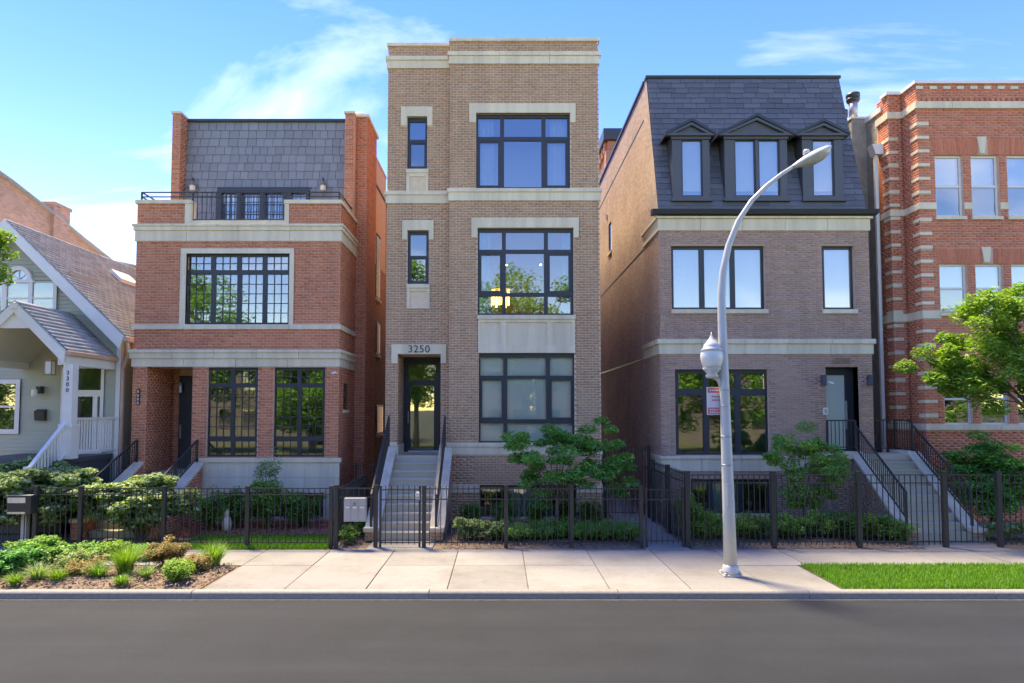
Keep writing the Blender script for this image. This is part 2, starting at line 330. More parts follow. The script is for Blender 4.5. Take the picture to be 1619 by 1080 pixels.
class Bricks:
    """running-bond brickwork with real joints; the largest-looking bricks are single objects, the rest one mesh"""
    def __init__(s, L, H, j=.0125, d=.004): s.L, s.H, s.j, s.d, s.rows = L, H, j, d, []
    def lay(s, kind, c, u0, u1, v0, v1, holes=(), clip=None, soldier=False):
        L, H, j = (s.L, s.H, s.j) if not soldier else (s.H, v1 - v0, s.j)
        n = max(1, round((v1 - v0) / H)); H = (v1 - v0) / n
        for i in range(n):
            a, b = v0 + i * H + j / 2, v0 + (i + 1) * H - j / 2
            lo, hi = (u0, u1) if clip is None else clip((a + b) / 2)
            if hi - lo < .03: continue
            spans = [(lo, hi)]
            for h in holes:
                if h[2] < (a + b) / 2 < h[3]:
                    spans = [w for (p, q) in spans for w in ((p, min(q, h[0])), (max(p, h[1]), q)) if w[1] - w[0] > .02]
            off = u0 - (L / 2 if i % 2 and not soldier else 0)
            for p, q in spans:
                k = math.floor((p - off) / L)
                while off + k * L < q:
                    x0, x1 = max(p, off + k * L) + j / 2, min(q, off + (k + 1) * L) - j / 2
                    if x1 - x0 > .02: s.rows.append((kind, c, x0, x1, a, b))
                    k += 1
    def build(s, mat, parent, single=300, focus=(0, 0, 3.1)):
        full = [r for r in s.rows if abs((r[3] - r[2]) - (s.L - s.j)) < 1e-4 and r[0] == 'F']
        pick = set(sorted(full, key=lambda r: ((r[2] + r[3]) / 2 - focus[0]) ** 2 + (r[1] - focus[1]) ** 2 + ((r[4] + r[5]) / 2 - focus[2]) ** 2)[:single])
        V, Q, d = [], [], s.d
        for r in s.rows:
            if r in pick: continue
            k, c, a, b, e, f = r; dd = d + random.uniform(-.002, .002); n = len(V)
            V += [fmap(k, c, a, e, dd), fmap(k, c, b, e, dd), fmap(k, c, b, f, dd), fmap(k, c, a, f, dd), fmap(k, c, a, e, -.002), fmap(k, c, b, e, -.002), fmap(k, c, b, f, -.002), fmap(k, c, a, f, -.002)]
            Q += [(n, n + 1, n + 2, n + 3), (n, n + 4, n + 5, n + 1), (n + 1, n + 5, n + 6, n + 2), (n + 2, n + 6, n + 7, n + 3), (n + 3, n + 7, n + 4, n)]
        if V: link('brickwork', np_mesh('brickwork', V, Q), mat, parent, kind='stuff')
        meshes = {}
        for r in pick:
            h = round(r[5] - r[4], 5)
            if h not in meshes:
                mb = MB().box(-(s.L - s.j) / 2, (s.L - s.j) / 2, 0, d + .004, -h / 2, h / 2); me = bpy.data.meshes.new('brick'); me.from_pydata(mb.v, [], mb.f); me.materials.append(M[mat]); meshes[h] = me
            o = link('brick', meshes[h], None, parent); o.location = ((r[2] + r[3]) / 2, r[1] - d + random.uniform(-.002, .002), (r[4] + r[5]) / 2)
def band(parent, mat, x0, x1, y0, y1, z0, z1, seg=1.3, name='stone_block'):        # a stone course cut into blocks
    n = max(1, round((x1 - x0) / seg)); w = (x1 - x0) / n; g = .004
    for i in range(n): box(name, mat, parent, x0 + i * w + (g if i else 0), x0 + (i + 1) * w - (g if i < n - 1 else 0), y0, y1, z0, z1, bevel=.006)
def band_side(parent, mat, x0, x1, y0, y1, z0, z1, seg=1.1, name='stone_block'):
    n = max(1, round((y1 - y0) / seg)); w = (y1 - y0) / n; g = .004
    for i in range(n): box(name, mat, parent, x0, x1, y0 + i * w + (g if i else 0), y0 + (i + 1) * w - (g if i < n - 1 else 0), z0, z1)
def window(parent, Y, rect, cells, recess=.10, fmat='frame', glass='glass', muntin=None, sash=None, room=2.2, room_mat='room', flange=.3, blind=None, curtain=(), name='window', label=None, thick=.07):
    """frame mesh (outer ring and mullions) with panes, muntins, sashes, blind and the room behind"""
    x0, x1, z0, z1 = rect; yf = Y + recess
    mb = MB(); holed(mb, 'F', yf, x0, x1, z0, z1, cells, thick); w = mb.build(name, fmat, parent)
    if label: w['label'] = label
    for i, (a, b, e, f) in enumerate(cells):
        t = sash[i] if sash else 0
        if t:
            m2 = MB(); holed(m2, 'F', yf + .012, a, b, e, f, [(a + t, b - t, e + t, f - t)], .04); m2.build('sash', fmat, w)
        gl = glass[i] if isinstance(glass, (list, tuple)) else glass
        MB().box(a - .005, b + .005, yf + thick - .035, yf + thick - .027, e - .005, f + .005).build('pane', gl, w)
        mu = muntin[i] if isinstance(muntin, list) else muntin
        if mu:
            nx, nz_, tw = mu; m3 = MB()
            for k in range(1, nx): u = a + (b - a) * k / nx; m3.box(u - tw / 2, u + tw / 2, yf + .012, yf + .05, e, f)
            for k in range(1, nz_): u = e + (f - e) * k / nz_; m3.box(a, b, yf + .014, yf + .048, u - tw / 2, u + tw / 2)
            m3.build('muntin', fmat, w)
    if room:
        m4 = MB(); A, B, C_, D, y0, y1 = x0 + .005, x1 - .005, z0 + .005, z1 - .005, yf + thick, yf + thick + room
        holed(m4, 'F', yf + thick + .001, x0 - flange, x1 + flange, z0 - flange, z1 + flange, [(A, B, C_, D)], 0)
        E, G, H_, I = x0 - flange, x1 + flange, z0 - flange, z1 + flange
        m4.quad((E, y0, H_), (E, y1, H_), (E, y1, I), (E, y0, I)); m4.quad((G, y1, H_), (G, y0, H_), (G, y0, I), (G, y1, I))
        m4.quad((E, y0, H_), (G, y0, H_), (G, y1, H_), (E, y1, H_)); m4.quad((E, y0, I), (G, y0, I), (G, y1, I), (E, y1, I)); m4.quad((E, y1, H_), (G, y1, H_), (G, y1, I), (E, y1, I))
        m4.build('room_shell', room_mat, w)
    if blind:
        for (a, b, e, f) in blind: MB().box(a, b, yf + thick + .05, yf + thick + .056, e, f).build('blind', 'blind', w)
    for (a, b, e, f) in curtain:                    # pleated curtain
        n = max(6, int((b - a) / .035)); pts = [(a + (b - a) * i / n, yf + thick + .12 + .025 * math.sin(i * 1.9)) for i in range(n + 1)]; mc = MB()
        for (p, q), (r_, t_) in zip(pts, pts[1:]): mc.quad((p, q, e), (r_, t_, e), (r_, t_, f), (p, q, f))
        mc.build('curtain', 'curtain', w)
    return w
def text(name, s, size, mat, parent, loc, extrude=.01, rot=(R(90), 0, 0), align='CENTER', sx=1, spacing=1.0):
    cu = bpy.data.curves.new(name, 'FONT'); cu.body = s; cu.size = size; cu.extrude = extrude; cu.align_x = align; cu.align_y = 'CENTER'; cu.space_character = spacing; cu.space_line = .82
    t = bpy.data.objects.new(name, cu); COL.objects.link(t); bpy.context.view_layer.update()
    me = bpy.data.meshes.new_from_object(t.evaluated_get(bpy.context.evaluated_depsgraph_get())); bpy.data.objects.remove(t)
    me.materials.clear(); o = link(name, me, mat, parent); o.location = loc; o.rotation_euler = rot; o.scale = (sx, 1, 1); return o
def railing(parent, top, drop, spacing=.11, posts=(0, -1), w=.04, bw=.016, post_h=None, name='railing', label=None):
    """top: points along the handrail; drop: how far the bottom rail lies below; balusters are single pieces"""
    mb = MB(); P = [Vector(p) for p in top]
    for a, b in zip(P, P[1:]): mb.bar(a, b, w, .035); mb.bar(a - Vector((0, 0, drop)), b - Vector((0, 0, drop)), .03, .025)
    r = mb.build(name, 'black', parent)
    if label: r['label'] = label
    for i in posts: p = P[i]; h = drop + .09 if post_h is None else post_h; box('post', 'black', r, p.x - .024, p.x + .024, p.y - .024, p.y + .024, p.z - h, p.z + .004)
    src = None
    for a, b in zip(P, P[1:]):
        n = max(2, round((b - a).length / spacing))
        for i in range(1, n):
            c = a.lerp(b, i / n)
            if src is None: src = MB().box(-bw / 2, bw / 2, -bw / 2, bw / 2, -drop + .005, -.01).build('baluster', 'black', r); src.location = c
            else: copyof(src, c, r, 'baluster')
    return r
def stairs(parent, x0, x1, ytop, z, n, tread, mat='step', nose=.02):
    rise = z / n
    for i in range(n - 1):
        zt = z - rise * (i + 1); y0 = ytop - tread * (i + 1)
        m = MB().box(x0, x1, y0 + nose, ytop - tread * i + .02, zt - rise + (.001 if i < n - 2 else 0), zt - .035).box(x0, x1, y0, ytop - tread * i + .02, zt - .035, zt)
        m.build('step', mat, parent)
    return rise
# ================================================================ ground, road, pavement
def asphalt():
    t = NT('asphalt'); a = t.noise(1.0, 6, .6)
    mp = t.new('ShaderNodeMapping'); mp.inputs['Scale'].default_value = (.05, 1.1, 1); t.l.new(t.coord(), mp.inputs[0])
    st = t.noise(1.3, 5, .6, mp.outputs[0]); fine = t.noise(120, 3, .7)
    col = t.ramp(st, [(.3, (.0185, .0205, .0235)), (.72, (.027, .0295, .0335))])
    col = t.mix(1.0, col, t.ramp(a, [(.3, (.88,)*3), (.7, (1.1,)*3)]), 'MULTIPLY')
    col = t.mix(1.0, col, t.ramp(fine, [(.3, (.6,)*3), (.55, (1.0,)*3), (.75, (1.6,)*3)]), 'MULTIPLY')
    t.base(col); t.p.inputs['Roughness'].default_value = .82; t.p.inputs['Specular IOR Level'].default_value = .35
    cr = t.noise(.22, 4, .6); col = t.mix(1.0, col, t.ramp(cr, [(.36, (.86,)*3), (.5, (1,)*3), (.66, (1.1,)*3)]), 'MULTIPLY')
    ag = t.noise(45, 2, .5); col = t.mix(1.0, col, t.ramp(ag, [(.3, (.82,)*3), (.7, (1.18,)*3)]), 'MULTIPLY'); t.base(col)
    t.bump(t.noise(160, 3, .7), .5, .008); return t.m
M['asphalt'] = asphalt()
g = struct(link('ground', np_mesh('ground', [(-900, -900, -.19), (900, -900, -.19), (900, 900, -.19), (-900, 900, -.19)], [(0, 1, 2, 3)]), 'ground'))
KY = 11.7
struct(link('road', np_mesh('road', [(-120, -2.2, -.13), (120, -2.2, -.13), (120, KY, -.13), (-120, KY, -.13)], [(0, 1, 2, 3)]), 'asphalt'))
yd = struct(box('yard_ground', 'soil', None, -60, 60, KY + .13, 70, -.18, -.03))
M['grit'] = surf('gutter_grit', (.13, .12, .105), .95, .35, 9, .6, 50)
gut = struct(MB().box(-60, 60, KY - .07, KY + .01, -.16, -.122).build('gutter', 'grit'))
kb = struct(MB().box(-60, 60, KY + .02, KY + .14, -.17, -.04).build('kerb', 'kerb'))
edges = [-14.5, -11.8] + [Xp(p, KY, 930) for p in (-20, 302, 678, 978, 1280, 1575, 1860)] + [14.6, 18]
for a, b in zip(edges, edges[1:]):                 # kerb stones: worn rounded front edge
    pr = [(KY, -.17), (KY + .005, -.03), (KY + .03, -.004), (KY + .06, .004), (KY + .165, .002), (KY + .165, -.17)]
    MB().prism([(a + .006, y, z) for y, z in pr], (b - a - .012, 0, 0)).build('kerb_stone', 'kerb', kb, bevel=.008)
pv = struct(box('pavement', 'soil', None, -40, 40, 13.66, 15.12, -.12, -.05))
J0, JS, SWY0, SWY1 = Xp(725, 15.13, 866), 1.395, 13.655, 15.13
for k in range(-12, 13):
    a, b = J0 + JS * k, J0 + JS * (k + 1); dz = random.uniform(-.004, .004)
    MB().box(a + .007, b - .007, SWY0 + .007, SWY1, -.1, dz).build('pavement_slab', 'concrete', pv, bevel=.008)
PK0, PK1 = -5.15, 5.88
a = PK0
while a < PK1 - .01:                              # paved part of the parkway
    k = math.floor((a - J0) / JS + 1e-6) + 1; b = min(PK1, J0 + JS * k); dz = random.uniform(-.004, .003)
    if b - a > .2:
        MB().box(a + .007, b - .007, KY + .172, SWY0 - .007, -.1, dz).build('pavement_slab', 'concrete', pv, bevel=.008)
        a = b
    else: a = b if b - a < 1e-6 else b
def slab(x0, x1, y0, y1, z=0.0): return MB().box(x0, x1, y0, y1, -.1, z).build('path_slab', 'concrete', path, bevel=.008)
path = struct(box('path', 'soil', None, 3.27, 4.18, 15.2, 24, -.12, -.06))
for i in range(6): slab(3.22 + .0, 4.2, 15.14 + i * 1.45, 15.14 + (i + 1) * 1.45 - .012)
slab(-2.95, -1.5, 15.14, 16.16); slab(-9.85, -8.4, 15.14, 16.45); slab(9.4, 11.3, 15.14, 16.1); slab(-13.2, -10.9, 15.14, 15.7)

def bump_sheet(name, mat, x0, x1, y0, y1, z, amp, nx=40, ny=14, kind='structure', edge=None):
    V, Q = [], []; ph = RNG.random(8) * 6
    for j in range(ny + 1):
        for i in range(nx + 1):
            x, y = x0 + (x1 - x0) * i / nx, y0 + (y1 - y0) * j / ny
            e = min(1, 4 * min(i / nx, 1 - i / nx) * nx / 10, 4 * min(j / ny, 1 - j / ny))
            h = amp * e * (.6 + .25 * math.sin(x * 2.3 + ph[0]) + .25 * math.sin(y * 3.1 + x * 1.1 + ph[1]) + .2 * math.sin(x * 6.1 - y * 5 + ph[2]))
            V.append((x, y, z + h))
    for j in range(ny):
        for i in range(nx): a = j * (nx + 1) + i; Q.append((a, a + 1, a + nx + 2, a + nx + 1))
    o = link(name, np_mesh(name, V, Q), mat, None, True); o['kind'] = kind; return o
def chips(name, mat, x0, x1, y0, y1, z, n, size, label, amp=.0):
    p = np.column_stack([RNG.uniform(x0, x1, n), RNG.uniform(y0, y1, n), z + RNG.uniform(0, .03 + amp, n)])
    a = RNG.normal(size=(n, 3)); a[:, 2] *= .35; a /= np.linalg.norm(a, axis=1)[:, None]
    b = np.cross(a, RNG.normal(size=(n, 3)) * .3 + np.array([0, 0, 1.])); b /= np.linalg.norm(b, axis=1)[:, None]
    L = (RNG.uniform(.5, 1.4, n) * size)[:, None]; W = L * RNG.uniform(.25, .6, n)[:, None]
    V = np.stack([p - a * L - b * W, p + a * L - b * W, p + a * L + b * W, p - a * L + b * W], 1)
    o = link(name, np_mesh(name, V.reshape(-1, 3), np.arange(4 * n).reshape(-1, 4)), mat, None); return tag(o, label, 'mulch', kind='stuff')
bump_sheet('planting_bed', 'soil', -16, PK0 - .02, KY + .17, 13.64, -.015, .09, 90, 16)
chips('mulch', 'mulch', -14, PK0 - .04, KY + .19, 13.62, .0, 9000, .022, 'brown bark mulch in the parkway planting bed by the kerb', .06)
bump_sheet('planting_bed', 'soil', -1.3, 3.2, 15.2, 18.85, -.02, .05)
chips('mulch', 'mulch', -1.3, 3.2, 15.2, 18.8, .0, 5000, .02, 'brown bark mulch below the boxwoods of the tall tan house', .03)
bump_sheet('planting_bed', 'soil', 4.3, 9.45, 15.2, 18.85, -.02, .05)
chips('mulch', 'mulch', 4.3, 9.45, 15.2, 18.8, .0, 5000, .02, 'dark bark mulch behind the tall black fence', .03)
bump_sheet('planting_bed', 'soil', 11.35, 18, 15.2, 18.7, -.02, .05)
bump_sheet('planting_bed', 'soil', -3.66, -3.18, 15.2, 18.7, -.02, .05, 6, 30)
chips('mulch', 'mulch', -3.66, -3.18, 15.2, 18.6, .0, 900, .02, 'brown bark mulch strip under the grey letter boxes', .03)
bump_sheet('planting_bed', 'soil_red', -8.3, -3.75, 16.75, 18.85, -.02, .07)
chips('mulch', 'mulch_red', -8.2, -3.78, 16.62, 18.8, .0, 6500, .022, 'red bark mulch in front of the orange brick house', .05)
bump_sheet('planting_bed', 'soil', -16, -9.95, 15.2, 16.9, -.02, .05)
def grass(name, x0, x1, y0, y1, n, label, h=.075, bend=.5, edge=None, mat='blade'):
    x = RNG.uniform(x0, x1, n); y = RNG.uniform(y0, y1, n)
    L = h * RNG.uniform(.6, 1.35, n); th = RNG.uniform(0, 6.28, n); be = RNG.uniform(.1, bend, n) * L; w = .004 + RNG.uniform(0, .004, n)
    d = np.column_stack([np.cos(th), np.sin(th), np.zeros(n)]); s = np.column_stack([-np.sin(th), np.cos(th), np.zeros(n)]) * w[:, None]
    p = np.column_stack([x, y, np.full(n, -.005)]); up = np.array([0, 0, 1.])
    m = p + d * (be * .35)[:, None] + up * (L * .6)[:, None]; t = p + d * be[:, None] + up * (L * .95)[:, None]
    V = np.stack([p - s, p + s, m + s * .8, m - s * .8, t + s * .15, t - s * .15], 1).reshape(-1, 3); i = np.arange(n)[:, None] * 6
    Q = np.concatenate([i + np.array([0, 1, 2, 3]), i + np.array([3, 2, 4, 5])])
    o = link(name, np_mesh(name, V, Q), mat, None); return tag(o, label, 'grass', kind='stuff')
for (x0, x1, y0, y1) in ((PK1 + .02, 16, KY + .17, 13.64), (-7.25, -3.78, 15.2, 16.72)):
    struct(link('lawn', np_mesh('lawn', [(x0, y0, -.012), (x1, y0, -.012), (x1, y1, -.012), (x0, y1, -.012)], [(0, 1, 2, 3)]), 'grassground'))
grass('grass', PK1 + .03, 15.8, KY + .18, 13.62, 42000, 'mown bright green grass strip between pavement and kerb')
grass('grass', -7.2, -3.8, 15.22, 16.72, 14000, 'mown green grass behind the fence of the orange brick house')
# ================================================================ tall tan brick house in the middle
Y0, YL = 18.9, 19.16
cA, cB, cC = Xp(611, YL, 420), Xp(710.5, Y0, 420), Xp(948.5, Y0, 420)
CT = thing('brick_house', ((cA + cC) / 2, 24, 0), 'tall narrow tan brown brick house numbered 3250 with flat stone-banded top', 'house')
zt = Zp(61, Y0)
# rectangles in photo pixels
w3 = RC(752.6, 179, 901.6, 298.6, Y0); w2 = RC(755, 360.5, 907, 498, Y0); pan = RC(756, 498.2, 909, 558, Y0); w1 = RC(756.8, 558.2, 908.7, 700, Y0); wb = RC(758.7, 766.7, 912, 818, Y0)
s3 = RC(643.5, 184.6, 675.5, 268, YL); s2 = RC(644, 364.4, 678, 449.5, YL); dr = RC(628.5, 560, 696.8, 722, YL); dr = (dr[0], dr[1], 1.8, dr[3])
wall = MB(); holed(wall, 'F', Y0, cB, cC, 0, zt - .1, [w3, w2, (pan[0], pan[1], pan[2] - .002, pan[3] + .002), w1, wb], .25)
holed(wall, 'F', YL, cA, cB, 0, zt - .1, [s3, s2, dr], .25)
wall.quad((cB, Y0, 0), (cB, YL, 0), (cB, YL, zt - .1), (cB, Y0, zt - .1)); wl_c = wall.build('wall', 'mo_tan', CT)
body = MB(); holed(body, 'R', cC - .002, Y0, 36, 0, zt - .1, [], 0); holed(body, 'L', cA + .002, YL, 36, 0, zt - .1, [], 0)
body.quad((cA, 36, 0), (cC, 36, 0), (cC, 36, zt - .1), (cA, 36, zt - .1)); body.quad((cA, YL, zt - .4), (cC, Y0, zt - .4), (cC, 36, zt - .4), (cA, 36, zt - .4))
body.build('side_wall', 'common_tan', CT)
B = Bricks(.19, .0715)
def zr(a, b, Y): return (Zp(b, Y), Zp(a, Y))
def ears(parent, Y, ox0, ox1, y0, y1, ix0, ix1, ey, proj=.035):            # stone lintel with short legs
    r = RC(ox0, y0, ox1, y1, Y); i = RC(ix0, y1, ix1, ey, Y); z2 = Zp(ey, Y)
    pts = [(r[0], r[3]), (r[1], r[3]), (r[1], z2), (i[1], z2), (i[1], r[2]), (i[0], r[2]), (i[0], z2), (r[0], z2)]
    MB().prism([(x, Y - proj, z) for x, z in reversed(pts)], (0, proj + .04, 0)).build('lintel', 'stone', parent, bevel=.006)
    return [(r[0], r[1], r[2], r[3]), (r[0], i[0], z2, r[2]), (i[1], r[1], z2, r[2])]
hb, hl = [w3, w2, pan, w1, wb], [s3, s2, dr]
hb += ears(wl_c, Y0, 742, 910, 164, 179, 752.6, 901.6, 194); hb += ears(wl_c, Y0, 745.5, 915, 344.3, 360.5, 755, 907, 376)
hl += ears(wl_c, YL, 634, 684, 169, 184.6, 643.5, 675.5, 199.4); hl += ears(wl_c, YL, 636, 685.7, 348.4, 364.4, 644, 678, 379); hl += ears(wl_c, YL, 619, 705.5, 544.5, 560, 628.5, 696.8, 574.7)
bands = [(82.5, 89, .07), (89, 101.5, .035), (298.6, 304.3, .07), (304.3, 317.6, .035), (701, 706.5, .06), (706.5, 719, .03)]
for a, b, pr in bands:
    z0, z1 = zr(a, b, Y0)
    if a > 700:
        band(wl_c, 'stone', cB - .03, cC + pr, Y0 - pr, Y0 + .05, z0, z1)
        box('stone_block', 'stone', wl_c, cA - pr, dr[0], YL - pr, YL + .05, z0, z1, bevel=.006); box('stone_block', 'stone', wl_c, dr[1], cB - .03, YL - pr, YL + .05, z0, z1)
    else:
        band(wl_c, 'stone', cB - pr, cC + pr, Y0 - pr, Y0 + .05, z0, z1); band(wl_c, 'stone', cA - pr, cB - pr, YL - pr, YL + .05, z0, z1)
        band_side(wl_c, 'stone', cC + .002, cC + pr, Y0 + .05, Y0 + 1.2, z0, z1); band_side(wl_c, 'stone', cA - pr, cA - .002, YL + .05, YL + 1.2, z0, z1)
    hb.append((cB, cC, z0, z1)); hl.append((cA, cB, z0, z1))
zc = Zp(66, Y0); band(wl_c, 'stone', cB - .04, cC + .04, Y0 - .05, Y0 + .35, zc, zt, 1.6, 'coping_stone'); band(wl_c, 'stone', cA - .04, cB - .04, YL - .05, YL + .35, zc, zt, 1.6, 'coping_stone')
band_side(wl_c, 'stone', cC - .3, cC + .04, Y0 + .35, 36, zc, zt, 2, 'coping_stone'); band_side(wl_c, 'stone', cA - .04, cA + .3, YL + .35, 36, zc, zt, 2, 'coping_stone')
z0, z1 = zr(766, 779, Y0); hb += [(cB, wb[0], z0, z1), (wb[1], cC, z0, z1)]
box('stone_block', 'stone', wl_c, cB - .02, wb[0] - .003, Y0 - .03, Y0 + .05, z0, z1, bevel=.006); box('stone_block', 'stone', wl_c, wb[1] + .003, cC + .03, Y0 - .03, Y0 + .05, z0, z1, bevel=.006)
hl += [RC(642.4, 274, 677, 305, YL), RC(643.3, 455.7, 679, 488, YL)]
B.lay('F', Y0, cB, cC, 0, zc, hb); B.lay('F', YL, cA, cB, 0, zc, hl)
# stone panel between first and second windows, and small panels
pm_ = MB(); ins = [RC(759.7, 509.6, 791.4, 546.6, Y0), RC(800.3, 509.6, 864.9, 546.6, Y0), RC(873.8, 509.6, 904.6, 546.6, Y0)]
holed(pm_, 'F', Y0 - .02, pan[0], pan[1], pan[2], Zp(505, Y0), ins, .04); pb = pm_.build('stone_panel', 'stone', wl_c)
for r in ins: box('stone_inset', 'stone', pb, r[0], r[1], Y0 + .018, Y0 + .05, r[2], r[3])
box('sill', 'stone', wl_c, pan[0] - .02, pan[1] + .02, Y0 - .06, Y0 + .06, Zp(505, Y0), Zp(498.4, Y0), bevel=.006)
for rr, (px0, py0, px1, py1), (ix0, iy0, ix1, iy1), sy in ((s3, (642.4, 274, 677, 305), (647.4, 279.5, 672.6, 303), 268), (s2, (643.3, 455.7, 679, 488), (647.8, 460.7, 675, 486.5), 449.5)):
    p = RC(px0, py0, px1, py1, YL); q = RC(ix0, iy0, ix1, iy1, YL); m = MB(); holed(m, 'F', YL - .03, *p, [q], .04, .04); o = m.build('stone_panel', 'stone', wl_c)
    box('stone_inset', 'stone', o, q[0], q[1], YL + .008, YL + .04, q[2], q[3]); box('sill', 'stone', wl_c, p[0] - .01, p[1] + .01, YL - .06, YL + .08, p[3], Zp(sy, YL), bevel=.006); hl.append(p)
B.build('br_tan', wl_c, 300, (1.5, 18.9, 1.6))
def grid(Y, xs, ys): return [(Xp(a, Y, (c + d) / 2), Xp(b, Y, (c + d) / 2), Zp(d, Y), Zp(c, Y)) for c, d in ys for a, b in xs]
yw = Y0 + .1
c3 = grid(yw, [(756, 790.5), (797, 856), (862.5, 897)], [(187, 216.5), (222.5, 296)])
window(CT, Y0, w3, c3, glass='glass_hi', sash=[0, 0, 0, .055, 0, .055], room_mat='room_white', curtain=[(w3[0] + .1, w3[0] + .5, w3[2], w3[3]), (w3[1] - .55, w3[1] - .1, w3[2], w3[3])], label='wide charcoal framed window of the top floor reflecting the sky')
c2 = grid(yw, [(758, 793.5), (799.8, 860), (866.3, 902)], [(367.4, 394.8), (400.8, 463), (469, 495.5)])
window(CT, Y0, w2, c2, glass='glass', sash=[0, 0, 0, .055, 0, .055, 0, 0, 0], room=4.0, curtain=[(w2[0] + .05, w2[0] + .38, w2[2], w2[3]), (w2[1] - .3, w2[1] - .05, w2[2], w2[3])])
c1 = grid(yw, [(759.5, 795.8), (802, 863.3), (869.5, 905.5)], [(565.5, 594), (599, 663), (669.5, 697.5)])
window(CT, Y0, w1, c1, glass='glass_lo', sash=[0, 0, 0, .05, 0, .05, 0, 0, 0], blind=[w1], label='wide first floor window with lowered white blinds')
cb_ = grid(yw, [(761, 797), (803.5, 866), (872, 909)], [(770, 815)])
window(CT, Y0, wb, cb_, glass='glass', blind=[(cb_[1][0], cb_[1][1], cb_[1][2], cb_[1][3])], room=1.5)
for s_, (a, b, c, d, e) in ((s3, (648, 672.5, 193, 221, 226)), (s2, (649, 674, 371, 404.5, 408))):
    ys = [(a, b)]; cl = grid(YL + .1, ys, [(c, d), (e, 264.5 if s_ is s3 else 446)])
    window(CT, YL, s_, cl, glass=['glass_hi', 'glass'] if s_ is s3 else 'glass', sash=[0, .03], room=1.2, room_mat='yellowpanel' if s_ is s3 else 'room')
# entry recess, door
YD = 20.35; m = MB(); ex0, ex1, ez0, ez1 = dr
m.quad((ex0, YL + .24, ez0), (ex0, YD, ez0), (ex0, YD, ez1), (ex0, YL + .24, ez1)); m.quad((ex1, YD, ez0), (ex1, YL + .24, ez0), (ex1, YL + .24, ez1), (ex1, YD, ez1))
m.quad((ex0, YL + .24, ez1), (ex1, YL + .24, ez1), (ex1, YD, ez1), (ex0, YD, ez1)); m.build('entry_recess', 'mo_tan', CT)
BR = Bricks(.19, .0715); BR.lay('R', ex0, YL, YD, ez0 + .27, ez1, []); BR.lay('L', ex1, YL, YD, ez0 + .27, ez1, []); BR.build('br_tan', wl_c, 0)
box('stone_block', 'stone', wl_c, ex0 - .002, ex0 + .03, YL - .02, YD - .05, ez0, ez0 + .27); box('stone_block', 'stone', wl_c, ex1 - .03, ex1 + .002, YL - .02, YD - .05, ez0, ez0 + .27)
box('landing', 'step', CT, ex0 - .12, ex1 + .1, 18.72, YD + .1, 1.62, 1.8)
dF = (Xp(639, YD, 640), ex1 - .002, 1.8, ez1); tr_ = grid(YD + .05, [(644.5, 689)], [(577, 601)]); dl = grid(YD + .05, [(648.5, 686)], [(610, 712)])
do = window(CT, YD - .02, (ex0 + .002, ex1 - .002, 1.8, ez1), tr_ + dl, recess=.06, glass=['glass_lo', 'glass'], room=1.8, room_mat='yellowpanel', name='door', label='black framed glazed front door with transom')
box('threshold', 'white', do, ex0 + .15, ex1 - .12, YD - .02, YD + .03, 1.8, 1.835)
box('door_handle', 'steel', do, dl[0][0] - .06, dl[0][0] - .04, YD - .03, YD + .03, 2.65, 3.0)
n_ = RC(643.3, 546.6, 681.8, 558.4, YL)
text('house_number', '3250', .29, 'ink', CT, ((n_[0] + n_[1]) / 2, YL - .042, (n_[2] + n_[3]) / 2), .006, sx=1.02, spacing=1.08)
# front steps with stone capped cheek walls
def cheek(parent, x0, x1, ytop, ztop, ybot, zbot, mat_b, mort, brick, cap=.04, side=None, flat=.22, back=None):
    back = back if back is not None else ytop
    prof = [(back, 0), (back, ztop - .1), (ytop, ztop - .1), (ybot + flat, zbot - .1), (ybot, zbot - .1), (ybot, 0)]
    w = MB().prism([(x0, y, z) for y, z in prof], (x1 - x0, 0, 0)).build('cheek_wall', mort, parent)
    cp = [(back, ztop - .1), (back, ztop), (ytop, ztop), (ybot + flat, zbot), (ybot - .04, zbot), (ybot - .04, zbot - .1), (ybot + flat - .02, zbot - .1), (ytop - .02, ztop - .1)]
    MB().prism([(x0 - cap, y, z) for y, z in cp], (x1 - x0 + 2 * cap, 0, 0)).build('cap_stone', 'stone', parent, bevel=.008)
    bk = Bricks(*brick); bk.lay('F', ybot, x0, x1, 0, zbot - .1)
    def clip(v): return (ybot + .005 if v < zbot - .1 else ybot + flat + (v - zbot + .1) / (ztop - zbot) * (ytop - ybot - flat), back)
    for s in (side or ()): bk.lay(s, x0 if s == 'L' else x1, ybot, back, 0, ztop - .1, [], clip)
    bk.build(mat_b, w, 60, ((x0 + x1) / 2, ybot, .2)); return w
stairs(CT, -2.88, -1.62, 18.72, 1.8, 10, .282)
cheek(CT, -3.15, -2.88, 18.85, 2.02, 16.12, .30, 'br_tan', 'mo_tan', (.19, .0715), side='RL'); cheek(CT, -1.62, -1.34, 18.85, 2.02, 16.12, .30, 'br_tan', 'mo_tan', (.19, .0715), side='LR')
railing(CT, [(-3.04, 18.78, 2.86), (-3.04, 16.28, 1.05)], .70, .10, post_h=.80); railing(CT, [(-1.50, 18.78, 2.86), (-1.50, 16.28, 1.05)], .70, .10, post_h=.80)
